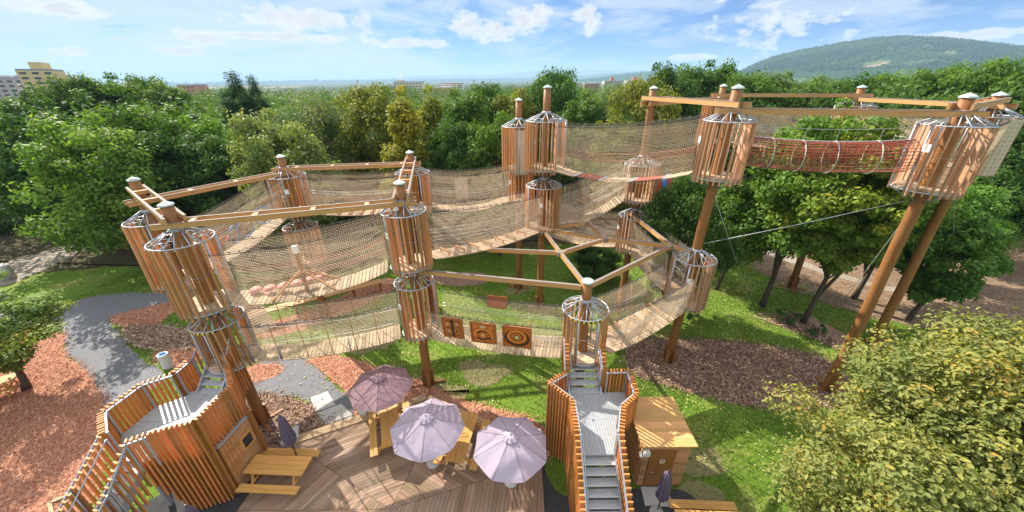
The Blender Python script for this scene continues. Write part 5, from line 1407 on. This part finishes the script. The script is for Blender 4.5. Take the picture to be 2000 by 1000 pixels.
def ridge(name, prof, dist, depth, m, rough, step=.12, rows=14):
    """terrain swell whose crest follows (azimuth deg, elevation deg) as seen from the park"""
    mb = MB(); rng = np.random.default_rng(hash(name) % 999 if False else len(name)); az0, az1 = prof[0][0], prof[-1][0]; n = int((az1 - az0) / step)
    nz = rng.normal(size=(n + 1, 2 * rows + 1))
    hs = np.array([interp(prof, az0 + (az1 - az0) * i / n) for i in range(n + 1)]); ker = np.hanning(13); ker /= ker.sum(); hs = np.convolve(np.pad(hs, 6, 'edge'), ker, 'valid')
    for i in range(n + 1):
        a_ = R(az0 + (az1 - az0) * i / n); H_ = CAM_H + dist * math.tan(R(max(hs[i], -.2)))
        for j in range(2 * rows + 1):
            q = j / rows - 1; d_ = dist + q * depth; f = math.cos(min(1, abs(q)) * PI / 2) ** 1.3
            z = max(-2, H_ * f + rough * nz[i, j] * f); mb.v.append((d_ * math.sin(a_), d_ * math.cos(a_), z if abs(q) < .999 else -2))
    w_ = 2 * rows + 1
    for i in range(n):
        for j in range(2 * rows): k = i * w_ + j; mb.face((k, k + w_, k + w_ + 1, k + 1), None, True)
    return tag(mb.build(name, m), kind='structure')
ridge('wooded_hill', [(27, -.2), (28.5, .25), (30, .75), (31.3, 1.45), (32.5, 1.95), (35, 2.55), (38.5, 3.12), (41, 3.38), (43.2, 3.42), (46, 3.1), (48.2, 2.68), (51.4, 2.0), (56, 1.1), (62, .2), (66, -.2)], 2600, 1100, 'hill', 5.0, .2, 26)
ridge('far_hills', [(-60, .05), (-40, .12), (-31, .22), (-28, .3), (-20, .24), (-10, .3), (0, .35), (10, .5), (15, .85), (20, 1.0), (26, .7), (34, .4), (60, .1)], 7500, 2000, 'ridge', 9.0, .3, 6)
ridge('distant_hills', [(-30, .1), (-20, .35), (-12, .75), (-6, .85), (-2, .75), (3, 1.15), (7, 1.3), (11, 1.15), (18, 1.1), (26, .8), (34, .7), (40, .3)], 12500, 2000, 'ridge', 10.0, .3, 6)
ridge('wooded_rise', [(9, -.1), (12, .25), (16, .75), (20, 1.0), (24, .85), (30, .7), (34, .2)], 3600, 600, 'hill', 4.0, .15, 8)
def hill_patch(name, u0, u1, v0, v1, m):
    c = away((u0 + u1) / 2, (v0 + v1) / 2, 1500)
    return c
rng = np.random.default_rng(310); HW = {False: ([], []), True: ([], [])}
HP = [(27, -.2), (28.5, .25), (30, .75), (31.3, 1.45), (32.5, 1.95), (35, 2.55), (38.5, 3.12), (41, 3.38), (43.2, 3.42), (46, 3.1), (48.2, 2.68), (51.4, 2.0), (56, 1.1), (62, .2)]
for i in range(5200):
    a_ = rng.uniform(28, 58); q = -rng.uniform(0, .80) ** 1.0; d_ = 2600 + q * 1100; hh = CAM_H + 2600 * math.tan(R(interp(HP, a_))); z = hh * math.cos(abs(q) * PI / 2) ** 1.3
    x, y = d_ * math.sin(R(a_)), d_ * math.cos(R(a_))
    if min((x - X) ** 2 / 2500 + (y - Y) ** 2 / 1600 for X, Y in ((1215, 1345), (1190, 1318), (1445, 1354), (1290, 1290))) < 1: continue
    sel = (math.sin(x * .011 + 1.7 * math.sin(y * .007)) + math.sin(y * .016 + x * .004) + .5 * rng.normal() - q * 1.6 - 1.25) > .35
    HW[sel][0].append(np.array([x, y, z + rng.uniform(0, 5)])); HW[sel][1].append(rng.uniform(5, 12))
for sel, cc in ((False, (.03, .07, .024)), (True, (.075, .125, .036))):
    o = leaf_obj('hill_woods', leaf_cloud(rng, HW[sel][0], HW[sel][1], 22, 2.6), 'leaf', None); o.color = (*cc, 1); tag(o, kind='stuff')
# white roofs and the bare cut on the hillside
for u, v, y, wd_, lab in ((1765, 136, 1250, 26, 'white domed hall at the foot of the wooded hill'), (1835, 133, 1300, 22, 'white low hall at the foot of the hill, right of the domed one')):
    p = away(u, v, y); root = thing('hall', (p.x, p.y, 0), lab, 'building', 'halls below the hill'); mb = MB(); box(mb, (p.x, p.y, 0), wd_, 14, p.z - 3, (1, 0)); mb.build('wall', 'white', root)
    mb = MB(); o = 0
    for j in range(7):
        a_ = PI * j / 6
        for e in (-1, 1): mb.v.append((p.x + e * wd_ / 2, p.y - math.cos(a_) * 7, p.z - 3 + math.sin(a_) * 5))
    for j in range(6): mb.face((2 * j, 2 * j + 1, 2 * j + 3, 2 * j + 2))
    mb.build('roof', 'white', root)

# ------------------------------------------------------------------ air
hm_ = bpy.data.materials.new('haze_air'); hm_.use_nodes = True; t = NT(hm_.node_tree)
hm_.node_tree.nodes.remove(hm_.node_tree.nodes['Principled BSDF'])
pvn = t.n('ShaderNodeVolumePrincipled', {'Color': (0.50, 0.74, 1.0, 1), 'Density': HAZE, 'Anisotropy': 0.0})
t.links.new(pvn.outputs[0], t.nodes['Material Output'].inputs['Volume'])
mb = MB(); mb.slab([(-16000, -400), (16000, -400), (16000, 15500), (-16000, 15500)], -3, 196)
M['haze'] = hm_; hz_ = mb.build('haze', 'haze'); tag(hz_, kind='stuff')
